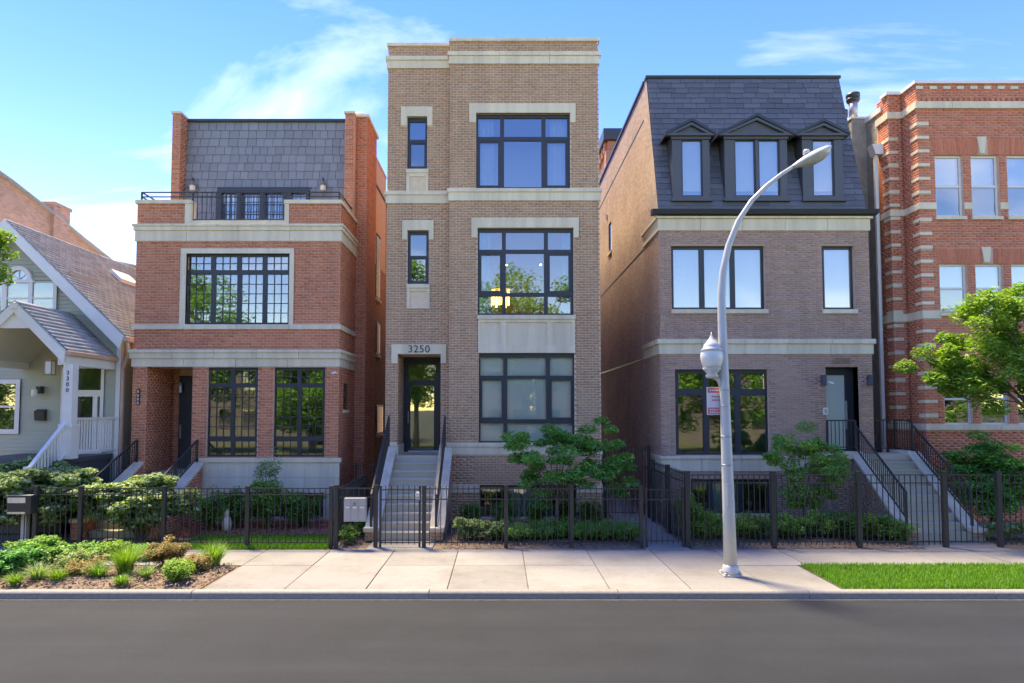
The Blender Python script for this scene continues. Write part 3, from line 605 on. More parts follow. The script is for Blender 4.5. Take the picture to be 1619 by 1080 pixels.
# lit things in the rooms
ch = thing('chandelier', (.05, 20.6, 7.55), 'lit crystal chandelier glowing behind the second floor window', 'chandelier')
MB().bar((.05, 20.6, 6.75), (.05, 20.6, 7.6), .015).build('stem', 'steel', ch)
for i in range(7):
    x = -.28 + i * .09; zb = 6.2 + .05 * math.sin(i * 2.2); MB().prism([(x - .03, 20.6 + .12 * math.cos(i), zb + .04 * k) if False else p for p in ((x - .032, 20.6 + .12 * math.cos(i), zb), (x + .032, 20.6 + .12 * math.cos(i), zb), (x + .045, 20.6 + .12 * math.cos(i), zb + .42), (x - .02, 20.6 + .12 * math.cos(i), zb + .42))], (0, .05, 0)).build('crystal', 'lampglow', ch)
MB().lathe((.05, 20.6, 6.68), [(.02, .06), (.30, .03), (.32, 0), (.02, 0)], 14).build('ring', 'steel', ch)
for px, py in ((801, 420), (855, 419.5)):
    o = MB().lathe((Xp(px, 21.4), 21.4, Zp(py, 21.4)), [(.03, 0), (.035, .02), (.01, .04)], 10).build('downlight', 'dotglow'); tag(o, 'small lit ceiling light %s in the second floor room' % ('left of the chandelier glow' if px < 820 else 'to the right in the window'), 'light')
vz = MB().lathe((Xp(825.5, 19.3), 19.3, w2[2] + .0), [(.05, 0), (.06, .02), (.02, .06), (.02, .12), (.085, .20), (.10, .32), (.09, .36)], 18).build('vase', 'white', None, True); tag(vz, 'white goblet vase standing inside the second floor window', 'vase')
# ================================================================ orange brick house on the left with roof terrace
YM, YB = 20.6, 20.95
hA, hB = Xp(214, Y0, 450), Xp(537, Y0, 450)
H2 = thing('brick_house', ((hA + hB) / 2, 25, 0), 'orange red brick house with roof terrace and grey slate mansard', 'house')
zp = Zp(322.5, Y0)
W = RC(294, 401, 457.5, 513, Y0); gl1 = RC(326.8, 581, 407, 723, Y0); gl2 = RC(432, 581, 513.5, 723, Y0); en = RC(230, 580, 303, 750, Y0)
en = (en[0], en[1], 1.3, en[3]); ter = (Xp(293, Y0, 335), Xp(457, Y0, 335), Zp(354.5, Y0), zp + .3); base = (Xp(317.5, Y0, 750), Xp(537, Y0, 750))
bw = (Xp(352, Y0, 800), Xp(512, Y0, 800), .1, Zp(779, Y0))
wall = MB(); holed(wall, 'F', Y0, hA, hB, 0, zp, [W, gl1, gl2, en, ter, bw], .25); holed(wall, 'R', hB, Y0, YB, 0, zp, [], 0); holed(wall, 'L', hA, Y0, 33, 0, zp, [], 0)
holed(wall, 'F', Y0 + .25, hA, hB, zp - 1.0, zp, [ter], .02); W2 = wall.build('wall', 'mo_red', H2)
box('terrace_deck', 'step', H2, hA + .05, hB - .05, Y0 + .26, YM + 1, Zp(372, Y0) - .2, Zp(372, Y0))
B = Bricks(.20, .0765); hf = [W, gl1, gl2, en, ter, bw, (base[0], base[1], 0, Zp(724, Y0))]
sr = RC(285, 393, 464.5, 513.5, Y0); hf.append(sr)
def bandw(a, b, pr, seg=1.3):
    z0, z1 = zr(a, b, Y0); band(W2, 'stone', hA - pr, hB + pr, Y0 - pr, Y0 + .05, z0, z1, seg); band_side(W2, 'stone', hB + .001, hB + pr, Y0 + .05, YB, z0, z1)
    band_side(W2, 'stone', hA - pr, hA - .001, Y0 + .05, YB, z0, z1); hf.append((hA, hB, z0, z1))
for a, b, pr in ((355, 358.5, .10), (358.5, 365, .07), (365, 381.6, .035), (513.5, 521, .05), (553, 558, .11), (558, 567, .075), (567, 580, .035)): bandw(a, b, pr)
B.lay('F', Y0, hA, hB, 0, zp, hf); B.lay('R', hB, Y0, YB, 0, zp, [(Y0, YB, *zr(a, b, Y0)) for a, b in ((355, 381.6), (513.5, 521), (553, 580))])
m = MB(); holed(m, 'F', Y0 - .03, *sr, [W], .12, .06); m.build('stone_surround', 'stone', W2)
# terrace parapet caps and the stone lined gap in the middle
cpz = Zp(316.5, Y0); band(W2, 'stone', hA - .05, ter[0] + .18, Y0 - .05, Y0 + .30, zp, cpz, 1.4, 'coping_stone'); band(W2, 'stone', ter[1] - .14, hB + .05, Y0 - .05, Y0 + .30, zp, cpz, 1.4, 'coping_stone')
band_side(W2, 'stone', hB - .25, hB + .05, Y0 + .30, YB, zp, cpz, 1, 'coping_stone'); band_side(W2, 'stone', hA - .05, hA + .25, Y0 + .30, YB, zp, cpz, 1, 'coping_stone')
box('jamb_stone', 'stone', W2, ter[0] - .002, ter[0] + .18, Y0 - .03, Y0 + .27, Zp(349, Y0), zp - .002); box('jamb_stone', 'stone', W2, ter[1] - .12, ter[1] + .002, Y0 - .03, Y0 + .27, Zp(349, Y0), zp - .002)
box('sill', 'stone', W2, ter[0] - .002, ter[1] + .002, Y0 - .035, Y0 + .29, ter[2], Zp(349, Y0), bevel=.006)
# stone base
zb1 = Zp(724.5, Y0); box('sill', 'stone', W2, base[0] - .04, base[1] + .05, Y0 - .09, Y0 + .05, Zp(731, Y0), zb1 + .012, bevel=.008)
for i in range(4):
    a, b = base[0] + (base[1] - base[0]) * i / 4, base[0] + (base[1] - base[0]) * (i + 1) / 4
    for z0, z1 in ((bw[3], (bw[3] + Zp(731, Y0)) / 2), ((bw[3] + Zp(731, Y0)) / 2 + .005, Zp(731, Y0) - .001)): box('stone_block', 'stone', W2, a + .003, b - .003, Y0 - .05, Y0 + .04, z0, z1)
box('stone_block', 'stone', W2, base[0], bw[0], Y0 - .05, Y0 + .04, 0, bw[3] - .004); box('stone_block', 'stone', W2, bw[1], base[1], Y0 - .05, Y0 + .04, 0, bw[3] - .004)
# bay windows
yw = Y0 + .10; xs = [(297.5, 333.5), (340.5, 374.5), (381.5, 415), (422, 455)]
cl = grid(yw, xs, [(406, 427), (434, 510)]); window(H2, Y0, W, cl, glass='glass_hi', muntin=[(3, 2, .018)] * 4 + [(3, 5, .018)] * 4, room=3.5, label='wide black grid window in a pale stone surround')
for g_, xs in ((gl1, [(330.5, 364.5), (371, 403.5)]), (gl2, [(436, 470), (476.5, 510)])):
    cl = grid(yw, xs, [(585.5, 606), (613, 690), (698, 719)]); window(H2, Y0, g_, cl, glass='glass', muntin=[(3, 2, .018)] * 2 + [(3, 5, .018)] * 2 + [(3, 2, .018)] * 2, room=3)
cl = grid(yw, [(356, 428), (434, 508)], [(783, 818)]); window(H2, Y0, bw, cl, glass='glass_lo', room=1.2)
# entry recess
YD2 = 20.45; m = MB(); ex0, ex1, ez0, ez1 = en
m.quad((ex0, Y0 + .24, ez0), (ex0, YD2, ez0), (ex0, YD2, ez1), (ex0, Y0 + .24, ez1)); m.quad((ex1, YD2, ez0), (ex1, Y0 + .24, ez0), (ex1, Y0 + .24, ez1), (ex1, YD2, ez1)); m.quad((ex0, Y0 + .24, ez1), (ex1, Y0 + .24, ez1), (ex1, YD2, ez1), (ex0, YD2, ez1))
m.quad((ex0, YD2, ez0), (ex1, YD2, ez0), (ex1, YD2, ez1), (ex0, YD2, ez1)); m.build('entry_recess', 'mo_red', H2)
B.lay('R', ex0, Y0, YD2, ez0, ez1); B.lay('F', YD2 - .001, ex0, ex0 + .2, ez0, ez1)
box('landing', 'step', H2, ex0 - .1, ex1 + .12, 18.78, YD2 + .1, 1.1, 1.3)
do = MB().box(ex0 + .22, ex1 - .02, YD2 - .07, YD2 - .01, 1.3, ez1 - .18).build('door', 'frame', H2); do['label'] = 'tall black front door in a deep brick entry'
for i in range(3): box('door_panel', 'frame', do, ex0 + .36, ex1 - .16, YD2 - .085, YD2 - .068, 1.5 + i * .85, 2.2 + i * .85)
box('door_handle', 'steel', do, ex0 + .28, ex0 + .31, YD2 - .12, YD2 - .07, 2.2, 2.6)
lt = MB().lathe((Xp(289, 20.3), 20.28, Zp(622, 20.3)), [(.04, .0), (.07, .03), (.06, .22), (.08, .25), (.02, .33)], 8).build('porch_lantern', 'steel', H2)
nb = RC(216.5, 615.5, 221.5, 640.5, Y0); pq = MB().box(nb[0], nb[1], Y0 - .03, Y0, nb[2], nb[3]).build('number_plaque', 'ink', H2)
for i in range(4): MB().lathe(((nb[0] + nb[1]) / 2, 0, 0), [(.02, 0), (.026, .004)], 8) if False else box('raised_mark', 'steel', pq, nb[0] + .02, nb[1] - .02, Y0 - .034, Y0 - .028, nb[3] - .10 - i * .105, nb[3] - .03 - i * .105)
stairs(H2, ex0 - .02, ex1 + .1, 18.78, 1.3, 8, .33)
cheek(H2, -10.06, -9.84, 18.88, 1.63, 16.2, .50, 'br_red', 'mo_red', (.20, .0765), side='R', back=18.92); cheek(H2, -8.42, -8.16, 18.88, 1.63, 16.2, .50, 'br_red', 'mo_red', (.20, .0765), side='LR', back=18.92)
railing(H2, [(-9.95, 18.8, 2.22), (-9.95, 16.4, 1.18)], .50, .13, (0, -1), post_h=.60); railing(H2, [(-8.30, 18.8, 2.22), (-8.30, 17.6, 1.70), (-8.30, 16.4, 1.18)], .50, .13, (0, 1, -1), post_h=.60)
# security camera, side window
sx = Xp(530, Y0, 590); cm = MB().tube([(sx + .06, Y0, Zp(590, Y0)), (sx, Y0 - .12, Zp(590, Y0))], .022, 8).tube([(sx - .06, Y0 - .16, Zp(591, Y0)), (sx + .04, Y0 - .10, Zp(589, Y0))], .035, 10).build('security_camera', 'white', H2)
wsz = (Zp(648, 19.6), Zp(606, 19.6)); sw = box('side_window', 'frame', H2, hB - .05, hB + .012, 19.5, 20.0, *wsz); box('pane', 'glass_hi', sw, hB + .013, hB + .018, 19.55, 19.95, wsz[0] + .05, wsz[1] - .05); box('sill', 'stone', H2, hB, hB + .06, 19.45, 20.05, wsz[0] - .09, wsz[0])
# main block behind the terrace: brick fin walls, slate mansard, chimney mass, long side wall
mA, mB, mC, mD = Xp(271, YM, 260), Xp(283.5, YM, 260), Xp(545, YM, 260), Xp(558.5, YM, 260); ztop = Zp(180, YM)
box('fin_wall', 'mo_red', H2, mA, mB, YM, YM + 6, zp - .5, ztop); fin = box('fin_wall', 'mo_red', H2, mC, mD, YM, YM + 6, zp - .5, ztop)
BF = Bricks(.20, .0765); BF.lay('F', YM, mA, mB, zp - .5, ztop); BF.lay('F', YM, mC, mD, zp - .5, ztop); BF.lay('R', mB, YM, YM + .6, zp - .5, ztop)
box('coping_stone', 'stone', fin, mA - .03, mB + .03, YM - .04, YM + 6, ztop + .001, ztop + .07); box('coping_stone', 'stone', fin, mC - .03, mD + .03, YM - .04, YM + 6, ztop + .001, ztop + .07)
cE = Xp(578.5, YB, 400); zc2 = Zp(186, YB); ch2 = MB().box(mD - .3, cE, YB, 22.6, 0, zc2).build('chimney', 'mo_red', H2)
BC = Bricks(.20, .0765); BC.lay('F', YB, hB - .05, cE, 0, zp); BC.lay('F', YB, mD, cE, zp, zc2); BC.lay('R', cE, YB, 22.6, 0, zc2); BC.build('br_red', ch2, 60, (cE, YB, 3)); BF.build('br_red', fin, 40, (mD, YM, 9))
box('coping_stone', 'stone', ch2, mD - .3, cE + .06, YB - .05, 22.7, zc2 + .001, zc2 + .09, bevel=.008)
B.build('br_red', W2, 300, (-5, 18.9, 2))
vb = Xp(567, 21.4, 180); MB().lathe((vb, 21.6, zc2 + .09), [(.16, 0), (.17, .16), (.23, .18), (.24, .24), (.12, .34), (.02, .37)], 16).build('roof_vent', 'white', H2, True)
side = MB(); zs = 11.15; holed(side, 'R', mD - .02, 22.5, 34, 0, zs, [], 0); side.quad((hA, 34, 0), (mD, 34, 0), (mD, 34, zs), (hA, 34, zs)); side.quad((mA, YM + 1, zs - .1), (mD, YM + 1, zs - .1), (mD, 34, zs - .1), (mA, 34, zs - .1)); side.quad((mA + .02, YM + .1, zp - .5), (mA + .02, 34, zp - .5), (mA + .02, 34, zs), (mA + .02, YM + .1, zs)); side.build('side_wall', 'common_red', H2)
box('coping_stone', 'frame', H2, mD - .2, mD + .05, 22.7, 34, zs + .001, zs + .07)
for Ya, Yb_, p0, p1 in ((24.6, 25.5, 367, 470), (24.8, 25.6, 507, 560), (25.0, 26.4, 640, 688)):
    z1, z0 = Zp(p0, Ya), Zp(p1, Ya); s_ = box('side_window', 'frame', H2, mD - .05, mD + .0, Ya, Yb_, z0, z1); box('pane', 'glass_lo', s_, mD + .002, mD + .006, Ya + .08, Yb_ - .08, z0 + .08, z1 - .08); box('sill', 'stone', H2, mD - .02, mD + .05, Ya - .06, Yb_ + .06, z0 - .1, z0)
# mansard slates
def slates(parent, x0, x1, y0, z0, y1, z1, rows, wid, mat, holes=(), jit=.25, thick=.012, back='slate_dark', single=300):
    """overlapping slates on a plane leaning from (y0,z0) back to (y1,z1)"""
    v = Vector((0, y1 - y0, z1 - z0)); Ln = v.length; v.normalize(); n = Vector((0, -v.z, v.y)); exp = Ln / rows; cnt = 0
    MB().quad((x0, y0, z0), (x1, y0, z0), (x1, y1, z1), (x0, y1, z1)).build('roof_deck', back, parent)
    rest = MB(); cache = {}
    for r in range(rows):
        x = x0 - random.random() * wid * .8
        while x < x1:
            w = wid * random.uniform(1 - jit, 1 + jit); a, b = max(x, x0), min(x + w, x1); x += w
            if b - a < .04: continue
            zc_ = z0 + v.z * exp * (r + .5)
            if any(h[0] < a + .02 and b - .02 < h[1] and h[2] < zc_ < h[3] for h in holes): continue
            for h in holes:
                if h[2] < zc_ < h[3]:
                    if a < h[0] < b: b = h[0]
                    elif a < h[1] < b: a = h[1]
            if b - a < .03: continue
            p = Vector(((a + b) / 2, y0, z0)) + v * exp * r + n * (.004 + random.uniform(0, .004)); ww = b - a - .012; dl_ = random.uniform(-.006, .006)
            lo = n * (thick * 2); tk = n * thick; e = v * (exp * 1.12); u = Vector((ww / 2, 0, 0)); s0 = v * dl_
            V = [-u + lo + s0, u + lo + s0, u + e, -u + e, -u + lo - tk + s0, u + lo - tk + s0]
            me = bpy.data.meshes.new('slate'); me.from_pydata([tuple(q) for q in V], [], [(0, 1, 2, 3), (0, 4, 5, 1), (0, 3, 4), (1, 5, 2)]); o = link('slate', me, mat, parent); o.location = p; cnt += 1
    return cnt
mz0 = Zp(372, YM); man = MB().box(mB, mC, YM + .62, YM + 5, mz0, ztop - .02).build('mansard_roof', 'slate_dark', H2)
tdw = (Xp(340.7, YM, 320), Xp(486.7, YM, 320), mz0 - 1, Zp(294, YM))
print('slates', slates(man, mB + .01, mC - .01, YM + .28, mz0, YM + .52, ztop - .06, 14, .265, 'slate', [tdw], .22, back='frame'))
box('roof_edge', 'frame', man, mB, mC, YM + .44, YM + .6, ztop - .05, ztop + .035)
yd = YM + .10
cl = grid(yd, [(349, 373.5), (381.5, 410), (418.5, 447), (459.5, 483)], [(304, 349)]); cl = [(a, b, mz0 + .15, f) for a, b, e, f in cl]
window(H2, yd, (tdw[0], tdw[1], mz0, tdw[3]), cl, recess=0, glass='glass_hi', muntin=[(3, 4, .018)] * 4, room=2.5, room_mat='room_white', blind=[(c_[0] - .02, c_[1] + .02, c_[2], c_[3] + .02) for c_ in cl], name='terrace_door', label='black glazed terrace doors with grid panes', thick=.2, flange=.0)
for px in (307, 512):
    x = Xp(px, YM + .3, 295); z = Zp(307, YM + .3); w = thing('wall_lantern', (x, YM + .3, z), 'bronze wall lantern on the slate mansard, %s the terrace doors' % ('left of' if px < 400 else 'right of'), 'lantern', 'terrace lanterns')
    MB().lathe((x, YM + .18, z), [(.05, 0), (.09, .03), (.085, .26), (.11, .28), (.02, .38)], 6).build('lamp_body', 'brass', w); MB().lathe((x, YM + .18, z + .05), [(.089, 0), (.089, .17)], 6).build('lamp_glass', 'petal', w)
    MB().tube([(x, YM + .34, z + .1), (x, YM + .3, z + .42), (x, YM + .2, z + .5), (x, YM + .18, z + .38)], .014, 6).build('bracket', 'black', w)
# terrace railing
tz = Zp(302.5, Y0); l0, l1, r0, r1 = hA + .06, ter[0] + .16, ter[1] - .1, hB - .06
tr = MB()
for a, b in (((l0, Y0 + .1, tz), (r1, Y0 + .1, tz)), ((l0, Y0 + .1, tz - .13), (r1, Y0 + .1, tz - .13)), ((l0, Y0 + .1, tz), (l0, YB, tz)), ((l0, Y0 + .1, tz - .13), (l0, YB, tz - .13)), ((r1, Y0 + .1, tz), (r1, YB, tz)), ((r1, Y0 + .1, tz - .13), (r1, YB, tz - .13)), ((l1, Y0 + .1, Zp(346, Y0)), (r0, Y0 + .1, Zp(346, Y0)))): tr.bar(a, b, .035, .03)
tro = tr.build('terrace_railing', 'black', H2)
for x, z0 in ((l0, cpz), (l1, Zp(349, Y0)), (r0, Zp(349, Y0)), (r1, cpz), ((l1 + r0) / 2, Zp(349, Y0))): box('post', 'black', tro, x - .02, x + .02, Y0 + .08, Y0 + .12, z0 - .002, tz)
n = 20
for i in range(1, n): x = l1 + (r0 - l1) * i / n; box('baluster', 'black', tro, x - .008, x + .008, Y0 + .092, Y0 + .108, Zp(347, Y0), tz)
# ================================================================ plum brick house on the right with dormers
kA, kB = Xp(1043, Y0, 450), Xp(1375, Y0, 450)
H3 = thing('brick_house', ((kA + kB) / 2, 25, 0), 'plum brown brick house with dark slate mansard and three dormers', 'house')
zcn, zfr = Zp(337, Y0), Zp(365.5, Y0)
u1 = RC(1061.5, 388.4, 1209.7, 489, Y0); u2 = RC(1300, 388.4, 1351.4, 489, Y0); g1 = RC(1068, 583.8, 1216, 719.5, Y0); dr3 = RC(1306.6, 580, 1358, 716, Y0); dr3 = (dr3[0], dr3[1], 1.85, dr3[3]); b1 = RC(1092.5, 757.6, 1218.7, 812, Y0)
wall = MB(); holed(wall, 'F', Y0, kA, kB, 0, zcn, [u1, u2, g1, dr3, b1], .25); holed(wall, 'L', kA, Y0, YB, 0, zcn, [], 0); holed(wall, 'R', kB, Y0, 33, 0, zcn, [], 0); W3 = wall.build('wall', 'mo_plum', H3)
B = Bricks(.235, .0635, .011); hf = [u1, u2, g1, dr3, b1]; hs = []
kX = dr3[0] - .15
for a, b, pr, x1 in ((343, 346.5, .10, None), (346.5, 365, .04, None), (536.3, 543.8, .09, None), (543.8, 560, .04, None), (721, 725.5, .07, kX), (725.5, 745, .035, kX)):
    z0, z1 = zr(a, b, Y0); xe = x1 or kB + pr; band(W3, 'stone', kA - pr, xe, Y0 - pr, Y0 + .05, z0, z1, 1.25); band_side(W3, 'stone', kA - pr, kA - .001, Y0 + .05, YB, z0, z1)
    hf.append((kA, xe, z0, z1)); hs.append((Y0, YB, z0, z1))
B.lay('F', Y0, kA, kB, 0, zfr, hf); B.lay('L', kA, Y0, YB, 0, zfr, hs); B.build('br_plum', W3, 300, (6.5, 18.9, 3))
for r, e in ((u1, .06), (u2, .04)): box('sill', 'stone', W3, r[0] - .02, r[1] + e, Y0 - .06, Y0 + .1, Zp(496, Y0), Zp(489.3, Y0), bevel=.006)
yw = Y0 + .1
cl = grid(yw, [(1065, 1106), (1114, 1155), (1162.5, 1204)], [(394, 486)]); window(H3, Y0, u1, cl, recess=.12, glass='glass_hi', blind=[u1], room=1.5, room_mat='room_white', label='wide three pane window with lowered pale shades')
cl = grid(yw, [(1304, 1347)], [(394, 486)]); window(H3, Y0, u2, cl, recess=.12, glass='glass_hi', blind=[u2], room=1.5, room_mat='room_white', label='single pane window above the entry')
cl = grid(yw, [(1072, 1113), (1121, 1163), (1171, 1212.5)], [(589, 616), (624.5, 717)]); window(H3, Y0, g1, cl, recess=.12, glass='glass', room=4, sash=[.02] * 6, label='large charcoal framed ground floor window reflecting trees')
cl = grid(yw, [(1096, 1119), (1127, 1167), (1176, 1215)], [(762, 809)]); window(H3, Y0, b1, cl, glass='glass', room=1.2, blind=[cl[1]]); box('sill', 'stone', W3, b1[0] - .05, b1[1] + .05, Y0 - .05, Y0 + .08, b1[2] - .1, b1[2])
# entry
YE = 20.0; ex0, ex1, ez0, ez1 = dr3; m = MB()
m.quad((ex0, Y0 + .24, ez0), (ex0, YE, ez0), (ex0, YE, ez1), (ex0, Y0 + .24, ez1)); m.quad((ex1, YE, ez0), (ex1, Y0, ez0), (ex1, Y0, ez1), (ex1, YE, ez1)); m.quad((ex0, Y0 + .24, ez1), (ex1, Y0 + .24, ez1), (ex1, YE, ez1), (ex0, YE, ez1)); m.build('entry_recess', 'frame', H3)
YE = Y0 + .62; d3 = MB(); pn = (ex0 + .10, ex1 - .22, 1.95, ez1 - .22); holed(d3, 'F', YE - .3, ex0 + .002, ex1 - .002, 1.85, ez1, [pn], .05); do = d3.build('door', 'frame', H3); do['label'] = 'charcoal front door with tall frosted pane'
MB().box(pn[0], pn[1], YE - .28, YE - .27, pn[2], pn[3]).build('pane', 'greenpanel', do); box('door_handle', 'steel', do, ex1 - .22, ex1 - .19, YE - .36, YE - .3, 2.5, 3.3)
text('house_number', '3258', .21, 'brass', H3, (Xp(1331, Y0, 570), Y0 - .02, Zp(570.5, Y0)), .012, spacing=1.15)
for px in (1300, 1372.5):
    x = Xp(px, Y0, 602); z = Zp(610, Y0); w = thing('wall_sconce', (x, Y0, z), 'dark grey box sconce %s the frosted entry door' % ('left of' if px < 1350 else 'right of'), 'sconce', 'entry sconces')
    MB().box(x - .06, x + .06, Y0 - .15, Y0 - .035, z, z + .30).build('lamp_body', 'trimdark', w, bevel=.01); box('back_plate', 'trimdark', w, x - .04, x + .04, Y0 - .035, Y0 - .008, z + .08, z + .22)
o = MB().tube([(Xp(1306, Y0, 605), Y0 - .16, Zp(604.5, Y0)), (Xp(1312, Y0, 605), Y0 - .20, Zp(607, Y0))], .028, 8).build('security_camera', 'white', H3)
ic = RC(1301, 644.5, 1308, 655.5, Y0); i_ = MB().box(ic[0], ic[1], Y0 - .035, Y0, ic[2], ic[3]).build('intercom', 'white', H3); box('keypad', 'mailgrey', i_, ic[0] + .03, ic[1] - .03, Y0 - .038, Y0 - .034, ic[2] + .04, ic[3] - .04)
# landing and steps
lb = Bricks(.235, .0635, .011)
la = MB().box(8.85, 9.5, 18.45, Y0 - .01, 0, 1.72).box(9.5, 11.3, 18.45, 20.1, 0, 1.72).build('landing_base', 'mo_plum', H3); lb.lay('F', 18.45, 8.85, 9.5, 0, 1.72); lb.lay('L', 8.85, 18.45, Y0, 0, 1.72); lb.build('br_plum', la, 0)
box('landing', 'step', H3, 9.0, 11.2, 18.47, YE - .3, 1.721, 1.85); box('cap_stone', 'stone', H3, 8.80, 9.5, 18.39, 18.66, 1.72, 1.93, bevel=.008)
stairs(H3, 9.75, 11.05, 18.47, 1.85, 10, .262)
cheek(H3, 9.5, 9.75, 18.5, 1.93, 16.05, .30, 'br_plum', 'mo_plum', (.235, .0635, .011), side='LR', back=18.65); cheek(H3, 11.05, 11.3, 18.5, 1.93, 16.05, .30, 'br_plum', 'mo_plum', (.235, .0635, .011), side='L', back=19.4)
railing(H3, [(8.9, 18.6, 2.76), (9.62, 18.52, 2.76)], .72, .11, (0, -1), post_h=.83); railing(H3, [(9.62, 18.5, 2.62), (9.62, 16.3, 1.12)], .62, .11, (-1,), post_h=.80)
railing(H3, [(10.32, 19.35, 2.76), (11.17, 19.35, 2.76), (11.17, 18.55, 2.76)], .80, .11, (0, 1, 2), post_h=.85); railing(H3, [(11.17, 18.5, 2.62), (11.17, 16.3, 1.12)], .62, .11, (-1,), post_h=.80)
# cornice, mansard, dormers, side wall
MB().prism([(kA - .22, y, z) for y, z in ((Y0 - .04, zcn - .08), (Y0 - .22, zcn - .06), (Y0 - .26, zcn + .05), (Y0 - .1, zcn + .09), (Y0 + .05, zcn + .09), (Y0 + .05, zcn - .08))], (kB - kA + .42, 0, 0)).build('gutter_cornice', 'frame', H3)
YT = 20.28; zr3 = Zp(123, YT); man3 = MB().quad((kA, Y0 + .03, zcn), (kB, Y0 + .03, zcn), (kB, YT + .03, zr3), (kA, YT + .03, zr3)).quad((kA, YT, zr3), (kB, YT, zr3), (kB, 33, zr3), (kA, 33, zr3)).build('mansard_roof', 'slate_dark', H3)
yD = 19.02; dorm = []
for bx0, bx1, ex_0, ex_1, pkx, pky, wins in ((1063, 1122, 1052, 1127, 1094, 187, [(1077, 1110)]), (1146, 1245, 1135.6, 1249.7, 1196, 179.4, [(1160.8, 1194), (1198.4, 1232)]), (1269, 1332.7, 1257, 1337, 1301, 188, [(1283.8, 1317.9)])):
    r = RC(bx0, 212, bx1, 315, yD); e0, e1 = Xp(ex_0, yD - .12, 211), Xp(ex_1, yD - .12, 211); e0 = min(e0, r[0] - .16); e1 = max(e1, r[1] + .16); zpk = Zp(pky, yD - .12); mid = (r[0] + r[1]) / 2; dorm.append((r[0], r[1], r[2] - .05, zpk - .12, e0, e1, mid, zpk, wins, r))
holes3 = []
for d in dorm:
    holes3.append((d[0], d[1], d[2], d[9][3] + .02)); dz = d[7] - d[9][3]
    for k in range(6): f = k / 6; holes3.append((d[0] + (d[6] - d[0]) * f, d[1] - (d[1] - d[6]) * f, d[9][3] + dz * f, d[9][3] + dz * (f + 1 / 6)))
print('slates', slates(man3, kA + .01, kB - .01, Y0 + .06, zcn + .05, YT, zr3 - .02, 25, .45, 'slate_dark', holes3, .18, .01, back='frame'))
box('roof_edge', 'frame', man3, kA - .03, kB + .03, YT - .06, YT + .2, zr3 - .03, zr3 + .05)
def slope_y(z): return Y0 + .03 + (YT - Y0) * (z - zcn) / (zr3 - zcn)
for d in dorm:
    r = d[9]; do = bpy.data.objects.new('dormer', None); cells = []
    for a, b in d[8]: q = RC(a, 220, b, 311, yD + .05); cells.append(q)
    m = MB(); holed(m, 'F', yD, r[0], r[1], r[2], r[3], cells, .1)
    for x in (r[0], r[1]): m.quad((x, yD, r[2]), (x, slope_y(r[2]) + .2, r[2]), (x, slope_y(r[3]) + .3, r[3]), (x, yD, r[3]))
    D = m.build('dormer', 'trimdark', H3)
    for q in cells:
        mf = MB(); holed(mf, 'F', yD + .03, *q, [(q[0] + .035, q[1] - .035, q[2] + .035, q[3] - .035)], .05); mf.build('sash', 'frame', D)
        MB().box(q[0], q[1], yD + .06, yD + .066, q[2], q[3]).build('pane', 'glass_hi', D); MB().box(q[0], q[1], yD + .12, yD + .125, q[2], q[3]).build('blind', 'blind', D)
    MB().box(r[0], r[1], yD + .16, yD + .17, r[2], r[3]).build('back_panel', 'trimdark', D)
    box('sill', 'trimdark', D, r[0] - .05, r[1] + .05, yD - .09, yD + .05, r[2] - .07, r[2])
    # gabled roof with pediment mouldings
    y0, y1, e0, e1, mx, zk, ze = yD - .16, 20.0, d[4], d[5], d[6], d[7], r[3]
    for sgn, ea in ((-1, e0), (1, e1)):
        t = .07; MB().prism([(ea, y0, ze), (mx, y0, zk), (mx, y0, zk - .085), (ea, y0, ze - .075)], (0, y1 - y0, 0)).build('dormer_roof', 'frame', D)
        MB().prism([(ea + sgn * -.10, y0 + .03, ze - .02), (mx, y0 + .03, zk - .11), (mx, y0 + .03, zk - .19), (ea + sgn * -.26, y0 + .03, ze - .02)], (0, .06, 0)).build('raking_moulding', 'trimdark', D)
    MB().prism([(e0 + .08, yD - .04, ze - .03), (e1 - .08, yD - .04, ze - .03), (mx, yD - .04, zk - .08)], (0, .06, 0)).build('pediment', 'trimdark', D)
    box('cornice_moulding', 'trimdark', D, e0 + .02, e1 - .02, yD - .13, yD + .03, ze - .085, ze - .02); box('frieze', 'trimdark', D, r[0] - .03, r[1] + .03, yD - .05, yD + .02, ze - .16, ze - .085)
sw = MB(); holed(sw, 'L', kA + .004, YB, 33, 0, 13.1, [(27.0, 27.7, 9.4, 10.6)], .15)
sw.quad((kA + .004, Y0 + .06, zcn), (kA + .004, YB, zcn), (kA + .004, YB, 13.1), (kA + .004, YT + .05, zr3)); sw.quad((kA, 33, 0), (kB, 33, 0), (kB, 33, 13), (kA, 33, 13)); sw.quad((kB, Y0 + .06, zcn), (kB, YB, zcn), (kB, YB, 13.1), (kB, YT + .05, zr3)); sw.quad((kB, YB, zcn), (kB, 33, zcn), (kB, 33, 13.1), (kB, YB, 13.1)); SW = sw.build('side_wall', 'common_tan', H3)
s_ = box('side_window', 'frame', H3, kA + .06, kA + .12, 27.0, 27.7, 9.4, 10.6); box('pane', 'glass_hi', s_, kA + .05, kA + .055, 27.08, 27.62, 9.48, 10.52); box('sill', 'stone', H3, kA - .05, kA + .05, 26.95, 27.75, 9.3, 9.4)
box('coping', 'frame', SW, kA - .05, kA + .25, YT + .3, 33, 13.101, 13.18)
for z_, ya, yb in ((12.0, 20.75, 33), (8.0, YB, 33), (4.6, YB + .4, 33)): box('flashing', 'frame', SW, kA - .006, kA + .003, ya, yb, z_, z_ + .035)
box('light_strip', 'steel', SW, kA - .05, kA + .003, 27.9, 28.0, 10.9, 11.1)

